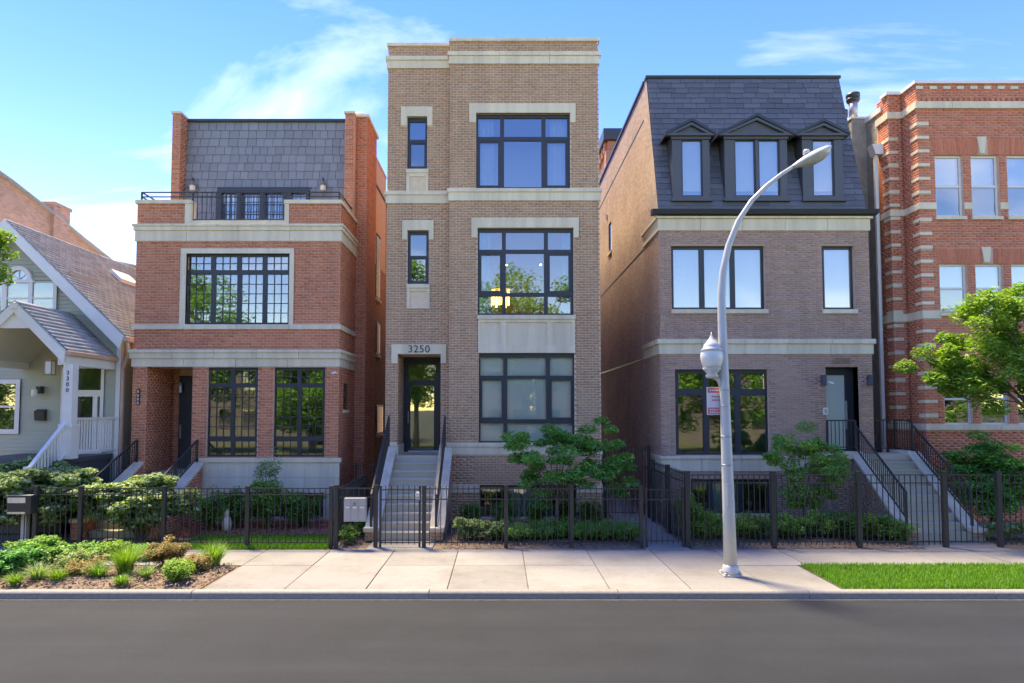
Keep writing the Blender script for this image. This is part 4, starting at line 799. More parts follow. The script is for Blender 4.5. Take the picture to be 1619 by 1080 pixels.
# ================================================================ crimson brick house at the right edge
YS = 19.6; qA, qB, qC = Xp(1412, YS, 450), Xp(1457, Y0, 420), 19.0
H4 = thing('brick_house', (15.5, 25, 0), 'crimson brick house with pale stone quoins and white sash windows at right edge', 'house'); zt4 = Zp(133, Y0); zk4 = Zp(150.5, YS)
rows4 = [(245, 342.5, 1479, 57), (417, 494.5, 1486, 57), (590, 672, 1493, 58)]; wins = []
for a, b, x0, dx in rows4:
    for k in range(4): wins.append(RC(x0 + dx * k, a, x0 + dx * k + 44, b, Y0))
wall = MB(); holed(wall, 'F', Y0, qB, qC, 0, zt4, wins, .2); holed(wall, 'L', qB, Y0, YS, 0, zt4, [], 0); holed(wall, 'F', YS, qA, qB, 0, zt4, [], 0); holed(wall, 'L', qA, YS, YS + .6, 0, zt4, [], 0); wall.quad((qC, Y0, 0), (qC, 30, 0), (qC, 30, zt4), (qC, Y0, zt4)); wall.quad((qA, YS, zt4 - .3), (qC, YS, zt4 - .3), (qC, 30, zt4 - .3), (qA, 30, zt4 - .3)); W4 = wall.build('wall', 'mo_crim', H4)
B = Bricks(.205, .072); hf = list(wins); ho = []; hx = []
def course(a, b, pr, x1=None):
    z0, z1 = zr(a, b, Y0); band(W4, 'stone', qB - pr, x1 or qC, Y0 - pr, Y0 + .05, z0, z1, 1.1); band_side(W4, 'stone', qB - pr, qB - .001, Y0 + .05, YS, z0, z1); band(W4, 'stone', qA - pr, qB - pr, YS - pr, YS + .05, z0, z1); band_side(W4, 'stone', qA - pr, qA - .001, YS + .05, YS + .6, z0, z1)
    hf.append((qB, x1 or qC, z0, z1)); ho.append((Y0, YS, z0, z1)); hx.append((qA, qB, z0, z1))
course(161, 172, .05)
for a, b in ((321, 331), (491, 504)):
    z0, z1 = zr(a, b, Y0); course(a, b, .035, wins[0 if a < 400 else 4][0])
    i0 = 0 if a < 400 else 4
    for k in range(3): box('stone_block', 'stone', W4, wins[i0 + k][1] + .004, wins[i0 + k + 1][0] - .004, Y0 - .03, Y0 + .04, z0, z1); hf.append((wins[i0 + k][1], wins[i0 + k + 1][0], z0, z1))
course(671, 680, .05)
for i, w in enumerate(wins):
    if i < 8: box('sill', 'stone', W4, w[0] - .04, w[1] + .04, Y0 - .06, Y0 + .1, w[2] - .09, w[2])
# soldier-course arches with keystones
for ri, (a, b) in enumerate(((218.5, 245), (392.6, 417))):
    z0, z1 = zr(a, b, Y0); x0 = wins[ri * 4][0] - .02; km = (wins[ri * 4 + 1][0] + wins[ri * 4 + 1][1]) / 2 - .08; hf.append((x0, qC, z0, z1)); me_ = {}
    MB().prism([(km - .13, Y0 - .045, z1 + .03), (km + .13, Y0 - .045, z1 + .03), (km + .07, Y0 - .045, z0 + .03), (km - .07, Y0 - .045, z0 + .03)], (0, .09, 0)).build('keystone', 'stone', W4)
    x = x0; src = None
    while x < 18:
        if abs(x - km) > .11 + .03:
            tilt = max(-.22, min(.22, (x - km) * .10)); dx = tilt * (z1 - z0)
            MB().prism([(x + .006 - dx * .0, Y0 - .012, z0 + .003), (x + .066, Y0 - .012, z0 + .003), (x + .066 + dx, Y0 - .012, z1 - .003), (x + .006 + dx, Y0 - .012, z1 - .003)], (0, .012, 0)).build('arch_brick', 'br_crim', W4)
        x += .073
# quoins, dentils, coping
zq = Zp(660, Y0)
while zq < Zp(185, Y0):
    band(W4, 'stone', qB - .025, qB + .32, Y0 - .025, Y0 + .04, zq, zq + .09, 1, 'quoin_stone'); box('quoin_stone', 'stone', W4, qB - .025, qB - .001, Y0 + .04, Y0 + .3, zq, zq + .09)
    box('quoin_stone', 'stone', W4, qA - .02, qA + .26, YS - .02, YS + .04, zq - .16, zq - .07); box('quoin_stone', 'stone', W4, qA - .02, qA + .002, YS + .04, YS + .34, zq - .16, zq - .07)
    hf.append((qB, qB + .32, zq, zq + .09)); ho.append((Y0, Y0 + .3, zq, zq + .09)); hx.append((qA, qA + .26, zq - .16, zq - .07)); zq += .392
z0, z1 = zr(155.5, 160.5, Y0); x = qB
while x < 18: box('dentil_brick', 'br_crim', W4, x, x + .075, Y0 - .04, Y0 + .02, z0, z1); x += .15
x = qB + .0; z0, z1 = zr(136.5, 141, Y0)
while x < 18: box('stone_block', 'stone', W4, x, x + .2, Y0 - .02, Y0 + .03, z0, z1); hf.append((x, x + .2, z0, z1)); x += .385
B.lay('F', Y0, qB, 18, 0, zt4, hf); B.lay('L', qB, Y0, YS, 0, zt4, ho); B.lay('F', YS, qA, qB, 0, zt4, hx); B.lay('L', qA, YS, YS + .55, 0, zt4, hx); B.build('br_crim', W4, 300, (12, 18.9, 5))
MB().box(qB - .06, qC, Y0 - .06, Y0 + .3, zt4, zt4 + .09).box(qB - .06, qB + .25, Y0 + .3, YS - .06, zt4, zt4 + .09).box(qA - .06, qB + .25, YS - .06, YS + .3, zt4, zt4 + .09).build('coping', 'white', H4)
for i, w in enumerate(wins):
    if w[0] > 17: continue
    zm = w[2] + (w[3] - w[2]) * .5; t = .06; cl = [(w[0] + t, w[1] - t, zm + .03, w[3] - t), (w[0] + t, w[1] - t, w[2] + t, zm - .03)]
    window(H4, Y0, w, cl, recess=.08, fmat='white', glass=['glass_hi' if i < 8 else 'glass', 'glass'], room=1.5, blind=[(w[0] + .03, w[1] - .03, zm + (.0 if i < 8 else .3), w[3] - .03)] if i < 8 else None, thick=.06)
# grey block side wall, chimney with flues, downspout
gw = MB(); gw.box(qA + .004, qA + .3, YS + .55, 30, 0, zt4 - .35); gw.build('side_wall', 'cmu', H4); box('coping', 'white', H4, qA - .05, qA + .3, YS + .3, 30, zt4 - .349, zt4 - .2)
zch = Zp(188, 20.8); MB().box(10.95, qA + .01, 20.8, 23, 0, zch).build('chimney', 'cmu', H4); box('chimney_cap', 'white', H4, 10.92, qA + .03, 20.76, 23.05, zch + .001, zch + .06)
for y, h, r in ((21.0, .62, .13), (21.75, .40, .13)):
    MB().lathe((11.12, y, zch + .06), [(r, 0), (r, h)], 16).build('flue_pipe', 'steel', H4, True); MB().lathe((11.12, y, zch + .06 + h), [(r + .03, -.08), (r + .07, -.02), (r + .07, .05), (r + .03, .06), (r + .08, .1), (r + .07, .2), (.05, .24)], 16).build('flue_cap', 'black', H4, True)
zd = Zp(245, 20.0); MB().bar((11.21, 20.0, .1), (11.21, 20.0, zd), .09, .09).build('downspout', 'white', H4); MB().prism([(11.05, 19.86, zd + .28), (qA - .005, 19.86, zd + .28), (qA - .005, 19.86, zd - .02), (11.15, 19.86, zd - .02)], (0, .3, 0)).build('conductor_head', 'white', H4)

# ================================================================ grey siding cottage at the left edge
YG, YR = 19.2, 18.78; rX, rZ, eX, eZ = Xp(8, YR, 347), Zp(346, YR), -10.38, Zp(531, YR)
H1 = thing('siding_house', (rX, 24, 0), 'sage grey siding cottage with shingled gable roof and white porch', 'house')
lX = 2 * rX - eX
gwin = RC(-40, 446, 92, 500, YG); fwin = RC(-30, 600, 33, 686, YG); fdr = (Xp(97, YG, 640), Xp(165, YG, 640), 1.83, Zp(580, YG))
wall = MB(); xw0, xw1 = lX + .35, eX - .30; zw = eZ + .25
holed(wall, 'F', YG, xw0, xw1, 0, zw, [gwin, fwin, fdr], .1); slp = (rZ - eZ) / (eX - rX)
wall.quad((xw0, YG, zw), (xw1, YG, zw), (rX, YG, rZ - .15)); wall.quad((xw1, YG, 0), (xw1, 31, 0), (xw1, 31, zw), (xw1, YG, zw)); W1 = wall.build('wall', 'siding', H1)
# clapboards, one board a piece
def boards(hl_):
    z = 1.9
    while z < rZ - .25:
        hw = (xw0, xw1) if z < zw else (rX - (rZ - .15 - z) / slp, rX + (rZ - .15 - z) / slp)
        sp = [(max(hw[0], -15.5), hw[1])]
        for h in hl_:
            if h[2] - .05 < z + .05 < h[3] + .05: sp = [w for p, q in sp for w in ((p, min(q, h[0])), (max(p, h[1]), q)) if w[1] - w[0] > .05]
        for p, q in sp: MB().prism([(p, YG - .022, z), (p, YG - .004, z + .112), (p, YG + .01, z + .112), (p, YG + .01, z)], (q - p, 0, 0)).build('clapboard', 'siding', W1)
        z += .112
ax, az, ro, ri = Xp(31.5, YG, 438), Zp(443, YG), .39, .27
boards([gwin, fwin, fdr, (ax - ro, ax + ro, az, az + ro)])
cl = [(Xp(a, YG, 470), Xp(b, YG, 470), gwin[2] + .05, gwin[3] - .02) for a, b in ((-35, 5), (13, 47), (53.5, 86.5))]; window(H1, YG - .08, gwin, cl, recess=0, fmat='white', glass='glass', muntin=[(1, 2, .04)] * 3, room=1.5)
m = MB(); N = 16
arc = [(ax + math.cos(math.pi * k / N), math.sin(math.pi * k / N)) for k in range(N + 1)]
for k in range(N):
    t0, t1 = math.pi * k / N, math.pi * (k + 1) / N; P = [(ax + r * math.cos(t), YG - .09, az + r * math.sin(t)) for r, t in ((ri, t0), (ro, t0), (ro, t1), (ri, t1))]; m.prism(P, (0, .1, 0))
aw = m.box(ax - ro - .05, ax + ro + .05, YG - .10, YG - .0, az - .09, az).build('arched_window', 'white', H1)
MB().prism([(ax, YG - .03, az)] + [(ax + ri * math.cos(math.pi * k / N), YG - .03, az + ri * math.sin(math.pi * k / N)) for k in range(N + 1)], (0, .01, 0)).build('pane', 'glass_hi', aw)
for t in (40, 90, 140): MB().bar((ax, YG - .035, az), (ax + ri * math.cos(R(t)), YG - .035, az + ri * math.sin(R(t))), .02).build('muntin', 'white', aw)
zm = (fwin[2] + fwin[3]) / 2; window(H1, YG - .06, fwin, [(fwin[0] + .1, fwin[1] - .13, zm + .03, fwin[3] - .12), (fwin[0] + .1, fwin[1] - .13, fwin[2] + .13, zm - .03)], recess=0, fmat='white', glass='glass', room=1.5)
dd = MB(); pn = [(fdr[0] + .14, fdr[1] - .30, 1.95, 3.42), (fdr[0] + .10, fdr[1] - .09, 3.6, fdr[3] - .05), (fdr[1] - .18, fdr[1] - .1, 1.95, 3.42)]; do = window(H1, YG - .05, fdr, pn, recess=0, fmat='white', glass='glass_lo', room=1.5, name='door', room_mat='room')
# main roof with shingle courses, rake boards, gutter
def shingle_plane(parent, A, Bp, C, D, rows, wid, name='shingles'):
    """A-B is the eave, D-C the ridge; all shingles of the plane as one part"""
    A, Bp, C, D = map(Vector, (A, Bp, C, D)); V, Q = [], []; nrm = (Bp - A).cross(D - A).normalized()
    if nrm.z < 0: nrm = -nrm
    for r in range(rows):
        f0, f1 = r / rows, min(1, (r + 1.15) / rows); p0, p1, q0, q1 = A.lerp(D, f0), Bp.lerp(C, f0), A.lerp(D, f1), Bp.lerp(C, f1); n = max(1, int((p1 - p0).length / wid)); s = (r % 2) * .5 / n
        for k in range(-1, n):
            a, b = max(0, k / n + s + .0015), min(1, (k + 1) / n + s - .0015)
            if b - a < .001: continue
            i = len(V); up = nrm * (.028 + random.uniform(0, .008)); V += [p0.lerp(p1, a) + up, p0.lerp(p1, b) + up, q0.lerp(q1, b) + nrm * .004, q0.lerp(q1, a) + nrm * .004, p0.lerp(p1, a) + nrm * .002, p0.lerp(p1, b) + nrm * .002]; Q += [(i, i + 1, i + 2, i + 3), (i, i + 4, i + 5, i + 1)]
    return link(name, np_mesh(name, [tuple(v) for v in V], Q), 'shingle', parent, kind='stuff')
yb = 31; dz = .25
for sgn, ex in ((1, eX), (-1, lX)):
    rp = MB().prism([(ex, YR, eZ), (rX, YR, rZ), (rX, YR, rZ - .16), (ex, YR, eZ - .16)], (0, yb - YR, 0)).build('roof', 'white', H1)
    if sgn > 0: shingle_plane(rp, (ex + .02, YR - .03, eZ), (ex + .02, yb, eZ), (rX, yb, rZ), (rX, YR - .03, rZ), 34, .30)
    MB().prism([(ex, YR - .05, eZ - .03), (rX, YR - .05, rZ - .03), (rX, YR - .05, rZ - .36), (ex - sgn * .1, YR - .05, eZ - .36)], (0, .045, 0)).build('rake_board', 'white', H1)
MB().box(eX - .02, eX + .11, YR - .02, yb, eZ - .16, eZ - .02).build('gutter', 'copper', H1, bevel=.02); MB().tube([(eX + .04, YR + .1, eZ - .16), (eX + .04, YR + .2, eZ - .5), (xw1 + .08, YG - .02, eZ - .9), (xw1 + .08, YG - .02, 1.2)], .05, 8).build('downspout', 'copper', H1)
box('corner_board', 'white', H1, xw1 - .11, xw1 + .012, YG - .03, YG + .1, 0, zw - .02)
sk = Vector((rX, 0, rZ)).lerp(Vector((eX, 0, eZ)), .24); MB().prism([(sk.x - .0, 22.5, sk.z + .04), (sk.x + .35, 22.5, sk.z - .29), (sk.x + .40, 22.5, sk.z - .18), (sk.x + .05, 22.5, sk.z + .14)], (0, 1.1, 0)).build('roof_vent', 'white', H1)
# porch
YP = 17.0; pX, pZ, oX, oZ = Xp(25, YP, 475), Zp(475, YP), Xp(105, YP, 554), Zp(554, YP); oL = 2 * pX - oX
box('porch_floor', 'trimdark', H1, oL + .1, oX, YP + .05, YG - .03, 1.70, 1.83); box('porch_skirt', 'trimdark', H1, oL + .15, oX - .06, YP + .12, YG - .03, 0, 1.699)
for sgn, ex in ((1, oX), (-1, oL)):
    rp = MB().prism([(ex, YP, oZ), (pX, YP, pZ), (pX, YP, pZ - .12), (ex, YP, oZ - .12)], (0, YG - YP - .03, 0)).build('porch_roof', 'white', H1)
    shingle_plane(rp, (ex + sgn * .03, YP - .03, oZ), (ex + sgn * .03, YG - .03, oZ), (pX, YG - .03, pZ), (pX, YP - .03, pZ), 12, .30)
    MB().prism([(ex, YP - .06, oZ - .03), (pX, YP - .06, pZ - .03), (pX, YP - .06, pZ - .30), (ex - sgn * .03, YP - .06, oZ - .33)], (0, .055, 0)).build('rake_board', 'white', H1)
    MB().box(min(ex, ex - sgn * .22), max(ex, ex - sgn * .22), YP + .02, YG - .03, oZ - .36, oZ - .125).build('porch_beam', 'white', H1)
MB().prism([(pX - .42, YP + .0, pZ - .70), (pX + .42, YP + .0, pZ - .70), (pX + .02, YP + .0, pZ - .28), (pX - .02, YP + .0, pZ - .28)], (0, .05, 0)).build('gable_panel', 'white', H1); box('ridge_block', 'white', H1, pX - .07, pX + .07, YP - .12, YP - .06, pZ - .22, pZ - .08)
MB().box(oX - .02, oX + .10, YP - .03, YG - .03, oZ - .13, oZ - .01).build('gutter', 'copper', H1, bevel=.02)
MB().quad((oL + .2, YP + .02, oZ - .2), (pX, YP + .02, pZ - .2), (pX, YG, pZ - .2), (oL + .2, YG, oZ - .2)).quad((pX, YP + .02, pZ - .2), (oX - .2, YP + .02, oZ - .2), (oX - .2, YG, oZ - .2), (pX, YG, pZ - .2)).build('porch_ceiling', 'ceil', H1)
px0 = -10.80
for x in (px0, oL + .25):
    p = MB().box(x - .12, x + .12, YP + .05, YP + .29, 1.83, oZ - .34).box(x - .155, x + .155, YP + .015, YP + .325, 1.831, 2.62).box(x - .175, x + .175, YP - .005, YP + .345, 2.62, 2.70).build('porch_post', 'white', H1)
for i, dch in enumerate('3300'): text('house_number', dch, .15, 'ink', H1, (px0 - .0, YP + .045, Zp(592, YP) + .04 - i * .145), .006)
def wrail(a, b, drop, n):
    a, b = Vector(a), Vector(b); r = MB().bar(a, b, .09, .06).bar(a - Vector((0, 0, drop)), b - Vector((0, 0, drop)), .06, .05).build('porch_railing', 'white', H1); s = None
    for i in range(1, n):
        c = a.lerp(b, i / n)
        if s is None: s = MB().box(-.018, .018, -.018, .018, -drop, 0).build('baluster', 'white', r); s.location = c
        else: copyof(s, c, r, 'baluster')
wrail((px0, YP + .33, 2.82), (px0, YG - .05, 2.82), .88, 15); wrail((px0 - .02, YP + .02, 2.72), (px0 - .02, 15.75, 1.68), .78, 11)
box('newel_post', 'white', H1, px0 - .07, px0 + .05, 15.65, 15.77, 0, 1.75)
stairs(H1, px0 - 1.5, px0 - .1, YP + .06, 1.75, 9, .16, 'trimdark')
pl = thing('pendant_lantern', (Xp(79, 17.5, 580), 17.5, Zp(590, 17.5)), 'glass pendant lantern hanging from the porch ceiling', 'lantern'); lx, lz = Xp(79, 17.5, 580), Zp(592, 17.5)
m = MB()
for sx_ in (-1, 1):
    for sy_ in (-1, 1): m.bar((lx + .09 * sx_, 17.5 + .09 * sy_, lz), (lx + .09 * sx_, 17.5 + .09 * sy_, lz + .34), .018)
m.box(lx - .11, lx + .11, 17.39, 17.61, lz - .02, lz).box(lx - .11, lx + .11, 17.39, 17.61, lz + .34, lz + .36).bar((lx, 17.5, lz + .36), (lx, 17.5, lz + .95), .014).build('cage', 'brass', pl); MB().box(lx - .08, lx + .08, 17.42, 17.58, lz + .01, lz + .33).build('lamp_glass', 'globe', pl)
sx_ = Xp(64, YG, 620); so = thing('porch_sconce', (sx_, YG, Zp(628, YG)), 'dark porch wall lamp with white glass above the wall letter box', 'sconce'); sz = Zp(628, YG)
MB().box(sx_ + .0, sx_ + .12, YG - .2, YG - .02, sz + .1, sz + .3).build('bracket', 'black', so); MB().lathe((sx_ - .03, YG - .2, sz), [(.05, 0), (.08, .04), (.08, .2), (.04, .24)], 12).build('lamp_glass', 'globe', so)
bx_ = RC(59.5, 647, 75, 665, YG); lb_ = MB().prism([(bx_[0], YG - .16, bx_[3] - .06), (bx_[0], YG - .024, bx_[3]), (bx_[0], YG - .024, bx_[2]), (bx_[0], YG - .13, bx_[2])], (bx_[1] - bx_[0], 0, 0)).build('wall_letter_box', 'black'); tag(lb_, 'small black letter box mounted on the grey siding wall', 'letter box')

# ================================================================ buildings behind
N1 = thing('brick_building', (-21, 30, 0), 'long weathered orange brick building behind the siding cottage', 'building'); BX = -17.5
def onx(px, py, X): Y = F * X / (px - CX); return (X, Y, CAMH + (HOR - py) * Y / F)
top = [onx(-60, 240, BX), onx(0, 281, BX), onx(72, 336, BX), onx(120, 375, BX), onx(168, 412, BX), onx(214, 421, BX), onx(300, 470, BX)]
MB().prism([(BX, top[0][1], 0)] + top + [(BX, top[-1][1], 0)], (-7, 0, 0)).build('wall', 'common_far', N1)
for a, b in zip(top, top[1:]): MB().bar((BX + .02, a[1], a[2] + .03), (BX + .02, b[1], b[2] + .03), .3, .07).build('coping', 'shingle', N1)
c0, c1 = onx(71, 316, BX), onx(97, 322, BX); MB().box(BX - .9, BX + .12, c0[1], c1[1], c0[2] - 3, c0[2] - .1).box(BX - .96, BX + .17, c0[1] - .05, c1[1] + .05, c0[2] - .1, c0[2] + .03).build('chimney', 'common_far', N1)
N2 = thing('brick_building', (8, 36, 0), 'red brick building with dark cornice peeking out behind the plum house', 'building'); nx = 5.4
MB().box(nx, 12, 33.4, 41, 0, 16.4).build('wall', 'common_red', N2); MB().box(nx - .25, 12, 33.15, 41, 16.4, 16.95).build('cornice', 'frame', N2)
for i in range(10): box('corbel', 'common_red', N2, nx - .15, nx + .0, 33.6 + i * .7, 33.9 + i * .7, 15.9, 16.399)
box('pilaster', 'common_red', N2, nx - .12, nx + .3, 33.3, 33.8, 0, 15.89)
# ================================================================ fences
YF = 15.4
def fence(name, label, cat, pts, h, posts, rails, spacing=.125, pick=(.07, 0), group=None, pw=.085, cap=True, pwid=.016):
    """posts, rails and every picket are pieces; pts = (X0,Y0)-(X1,Y1)"""
    (xa, ya), (xb, yb_) = pts; f = thing(name, (xa, ya, 0), label, cat, group); L = math.hypot(xb - xa, yb_ - ya); ux, uy = (xb - xa) / L, (yb_ - ya) / L
    for t in posts:
        x, y = xa + ux * L * t, ya + uy * L * t; p = MB().box(x - pw / 2, x + pw / 2, y - pw / 2, y + pw / 2, -.05, h)
        if cap: p.box(x - pw * .58, x + pw * .58, y - pw * .58, y + pw * .58, h, h + .025)
        p.build('post', 'black', f)
    for z in rails: MB().bar((xa, ya, z), (xb, yb_, z), .026, .021).build('rail', 'black', f)
    n = max(2, round(L / spacing)); src = None; q = pwid / 2
    for i in range(1, n):
        t = i / n
        if any(abs(t - p) * L < .06 for p in posts): continue
        c = (xa + ux * L * t, ya + uy * L * t, 0)
        if src is None: src = MB().box(-q, q, -q, q, pick[0], h - pick[1]).build('picket', 'black', f); src.location = c
        else: copyof(src, c, f, 'picket')
    return f
fx = lambda p: Xp(p, YF, 820)
HL = 1.33
fence('metal_fence', 'black picket fence in front of the variegated bush at left edge', 'fence', ((fx(-90), YF), (fx(56), YF)), HL, (0, .5, 1), (1.30, 1.16, .10), pick=(.10, .02))
fence('fence_gate', 'black gate panel beside the wide letter box, left of the orange house', 'gate', ((fx(62), YF), (fx(121), YF)), HL - .02, (), (1.30, 1.16, .10), pick=(.10, .02))
fence('metal_fence', 'black picket fence before the rounded dogwood and orange house steps', 'fence', ((fx(127), YF), (fx(259), YF)), HL, (0, 1), (1.30, 1.16, .10), pick=(.10, .02))
fence('metal_fence', 'black picket fence along the lawn of the orange house', 'fence', ((fx(264), YF), (fx(523.5), YF)), HL, (.49, 1), (1.30, 1.16, .10), pick=(.10, .02))
fence('metal_fence', 'short black fence panel carrying the grey letter boxes', 'fence', ((fx(531.5), YF), (fx(594), YF)), HL + .02, (0, 1), (1.30, 1.10), pick=(.95, .04))
fence('fence_gate', 'black picket gate in front of the steps numbered 3250', 'gate', ((fx(600.5), YF), (fx(664.5), YF)), HL, (.015, .985), (1.27, 1.05, .10), pick=(.06, -.03), pw=.045)
fence('metal_fence', 'black picket fence in front of the small tree and boxwoods', 'fence', ((fx(670.5), YF), (fx(1013.5), YF)), HL + .01, (0, .378, .68, 1), (1.29, 1.06, .10), pick=(.05, -.02))
fence('fence_gate', 'low black gate across the passage between tan and plum houses', 'gate', ((fx(1021), YF), (fx(1081), YF)), 1.30, (.015, .985), (1.27, 1.05, .14), pick=(.08, .03), pw=.04)
HT = 1.66
fence('metal_fence', 'tall black picket fence in front of the plum house shrubs', 'fence', ((fx(1087), YF), (fx(1494), YF)), HT, (0, .333, .666, 1), (1.60, 1.42, .12), pick=(.05, .05), pw=.10)
fence('fence_gate', 'tall black gate in front of the plum house steps', 'gate', ((fx(1501), YF), (fx(1572), YF)), HT - .02, (), (1.60, 1.42, .12), pick=(.10, .03))
fence('metal_fence', 'tall black picket fence at right edge before the hostas', 'fence', ((fx(1580), YF), (fx(1720), YF)), HT, (0, 1), (1.60, 1.42, .12), pick=(.05, .03), pw=.10)
fence('metal_fence', 'black fence running back beside the grey letter boxes', 'fence', ((fx(531.5), YF + .1), (fx(531.5), 18.6)), HL - .05, (.5, 1), (1.24, 1.02, .10), .14, pwid=.03)
fence('metal_fence', 'tall black fence running back along the passage', 'fence', ((fx(1087), YF + .12), (fx(1087), 18.8)), HT, (.5, 1), (1.60, 1.42, .12), .125, pw=.09)
fence('fence_gate', 'tall black gate deep in the passage beside the plum house', 'gate', ((3.02, 19.7), (4.28, 19.7)), 2.0, (0, 1), (1.95, 1.4, .12), .1, pw=.08)
fence('metal_fence', 'low dark fence deep between the orange and tan houses', 'fence', ((-4.1, 19.6), (-3.35, 19.6)), 1.5, (0, 1), (1.46, .12), .07, pwid=.015, pw=.05)
# letter boxes
r = RC(544.7, 787, 579.3, 824, YF - .1); mbx = thing('letter_boxes', ((r[0] + r[1]) / 2, YF - .1, r[2]), 'pale grey metal letter box bank hung on the short fence panel', 'letter box')
MB().box(r[0], r[1], YF - .18, YF - .02, r[2], r[3]).build('case', 'mailgrey', mbx, bevel=.012)
w_ = (r[1] - r[0]) / 3
for i in range(3):
    d = box('door', 'mailgrey', mbx, r[0] + i * w_ + .012, r[0] + (i + 1) * w_ - .012, YF - .188, YF - .181, r[2] + .03, r[3] - .03, bevel=.003)
    box('card_holder', 'white', d, r[0] + i * w_ + .04, r[0] + (i + 1) * w_ - .04, YF - .192, YF - .189, r[2] + .30, r[2] + .325)
    if i == 1:
        for zz_ in (.36, .40): box('mail_slot', 'ink', d, r[0] + i * w_ + .04, r[0] + (i + 1) * w_ - .05, YF - .192, YF - .189, r[2] + zz_, r[2] + zz_ + .014)
box('mounting_bracket', 'black', mbx, r[0] + .04, r[1] - .04, YF - .02, YF + .0, r[3] - .05, r[3] - .02)
r = RC(16, 783, 52, 812, YF - .1); m2 = thing('letter_box', ((r[0] + r[1]) / 2, YF - .1, r[2]), 'wide black letter box with pale panels on the left fence', 'letter box')
MB().box(r[0], r[1] + .02, YF - .20, YF - .02, r[2], r[3]).build('case', 'black', m2, bevel=.01); box('panel', 'stone', m2, r[0] + .01, r[1] - .10, YF - .206, YF - .201, r[3] - .16, r[3] - .04); box('panel', 'stone', m2, r[0] + .01, r[1] - .10, YF - .206, YF - .201, r[2] + .005, r[2] + .05); box('lid', 'steel', m2, r[0] - .0, r[1] + .03, YF - .22, YF - .02, r[3], r[3] + .012)
lx, lz = Xp(660, YF - .04, 781), Zp(781, YF); lk = thing('gate_lock', (lx, YF - .04, lz), 'round keypad lock on the gate before the steps', 'lock'); MB().box(lx - .04, lx + .05, YF - .05, YF - .012, lz - .12, lz + .06).build('plate', 'steel', lk); o = MB().tube([(lx, YF - .05, lz), (lx, YF - .10, lz)], .045, 14).build('dial', 'white', lk); MB().tube([(lx, YF - .10, lz), (lx, YF - .12, lz)], .02, 10).build('knob', 'steel', lk)
r = RC(445, 787, 460.5, 808, 17.9); sg = thing('yard_sign', ((r[0] + r[1]) / 2, 17.9, 0), 'small blue and white yard sign among the shrubs of the orange house', 'sign')
cx_ = (r[0] + r[1]) / 2; hw = (r[1] - r[0]) / 2; MB().prism([(cx_ - hw, 17.9, r[2]), (cx_ + hw, 17.9, r[2]), (cx_ + hw, 17.9, r[3] - .1), (cx_ + hw * .5, 17.9, r[3]), (cx_ - hw * .5, 17.9, r[3]), (cx_ - hw, 17.9, r[3] - .1)], (0, .01, 0)).build('board', 'signwhite', sg)
MB().prism([(cx_ - hw, 17.896, r[3] - .13), (cx_ + hw, 17.896, r[3] - .13), (cx_ + hw, 17.896, r[3] - .1), (cx_ + hw * .5, 17.896, r[3]), (cx_ - hw * .5, 17.896, r[3]), (cx_ - hw, 17.896, r[3] - .1)], (0, .003, 0)).build('blue_top', 'blue', sg); box('emblem', 'ink', sg, cx_ - .06, cx_ + .06, 17.894, 17.899, r[2] + .16, r[2] + .19); box('stake', 'steel', sg, cx_ - .012, cx_ + .012, 17.905, 17.925, -.1, r[2] + .1)

# ================================================================ street lamp
YK = 12.85; LP = thing('street_lamp', (Xp(1155, YK, 905), YK, 0), 'tall pale street lamp with curved arm, acorn globe and parking sign', 'street lamp')
pp = [(1155, 903, 10.2), (1152, 800, 9.2), (1148.5, 700, 8.3), (1145, 600, 7.4), (1142, 520, 6.8), (1140.5, 470, 6.2), (1143, 430, 5.6), (1152, 388, 5.0), (1167, 350, 4.4), (1188, 318, 3.9), (1212, 294, 3.4), (1236, 275, 3.1), (1256, 262, 2.9)]
pts = [(Xp(a, YK, b), YK, Zp(b, YK)) for a, b, c in pp]; MB().tube(pts, [c / (F / YK) for a, b, c in pp], 20).build('pole', 'greypole', LP, True)
bx, by = pts[0][0], YK
MB().box(bx - .17, bx + .17, by - .17, by + .17, .0, .035).build('base_plate', 'greypole', LP, bevel=.012); MB().lathe((bx, by, .035), [(.17, 0), (.165, .05), (.14, .12), (.128, .16)], 20).build('base_cover', 'greypole', LP, True)
for i in range(4): a = math.pi / 4 + i * math.pi / 2; MB().lathe((bx + .19 * math.cos(a), by + .19 * math.sin(a), .03), [(.03, 0), (.03, .03), (.012, .04), (.012, .07)], 6).build('anchor_bolt', 'steel', LP)
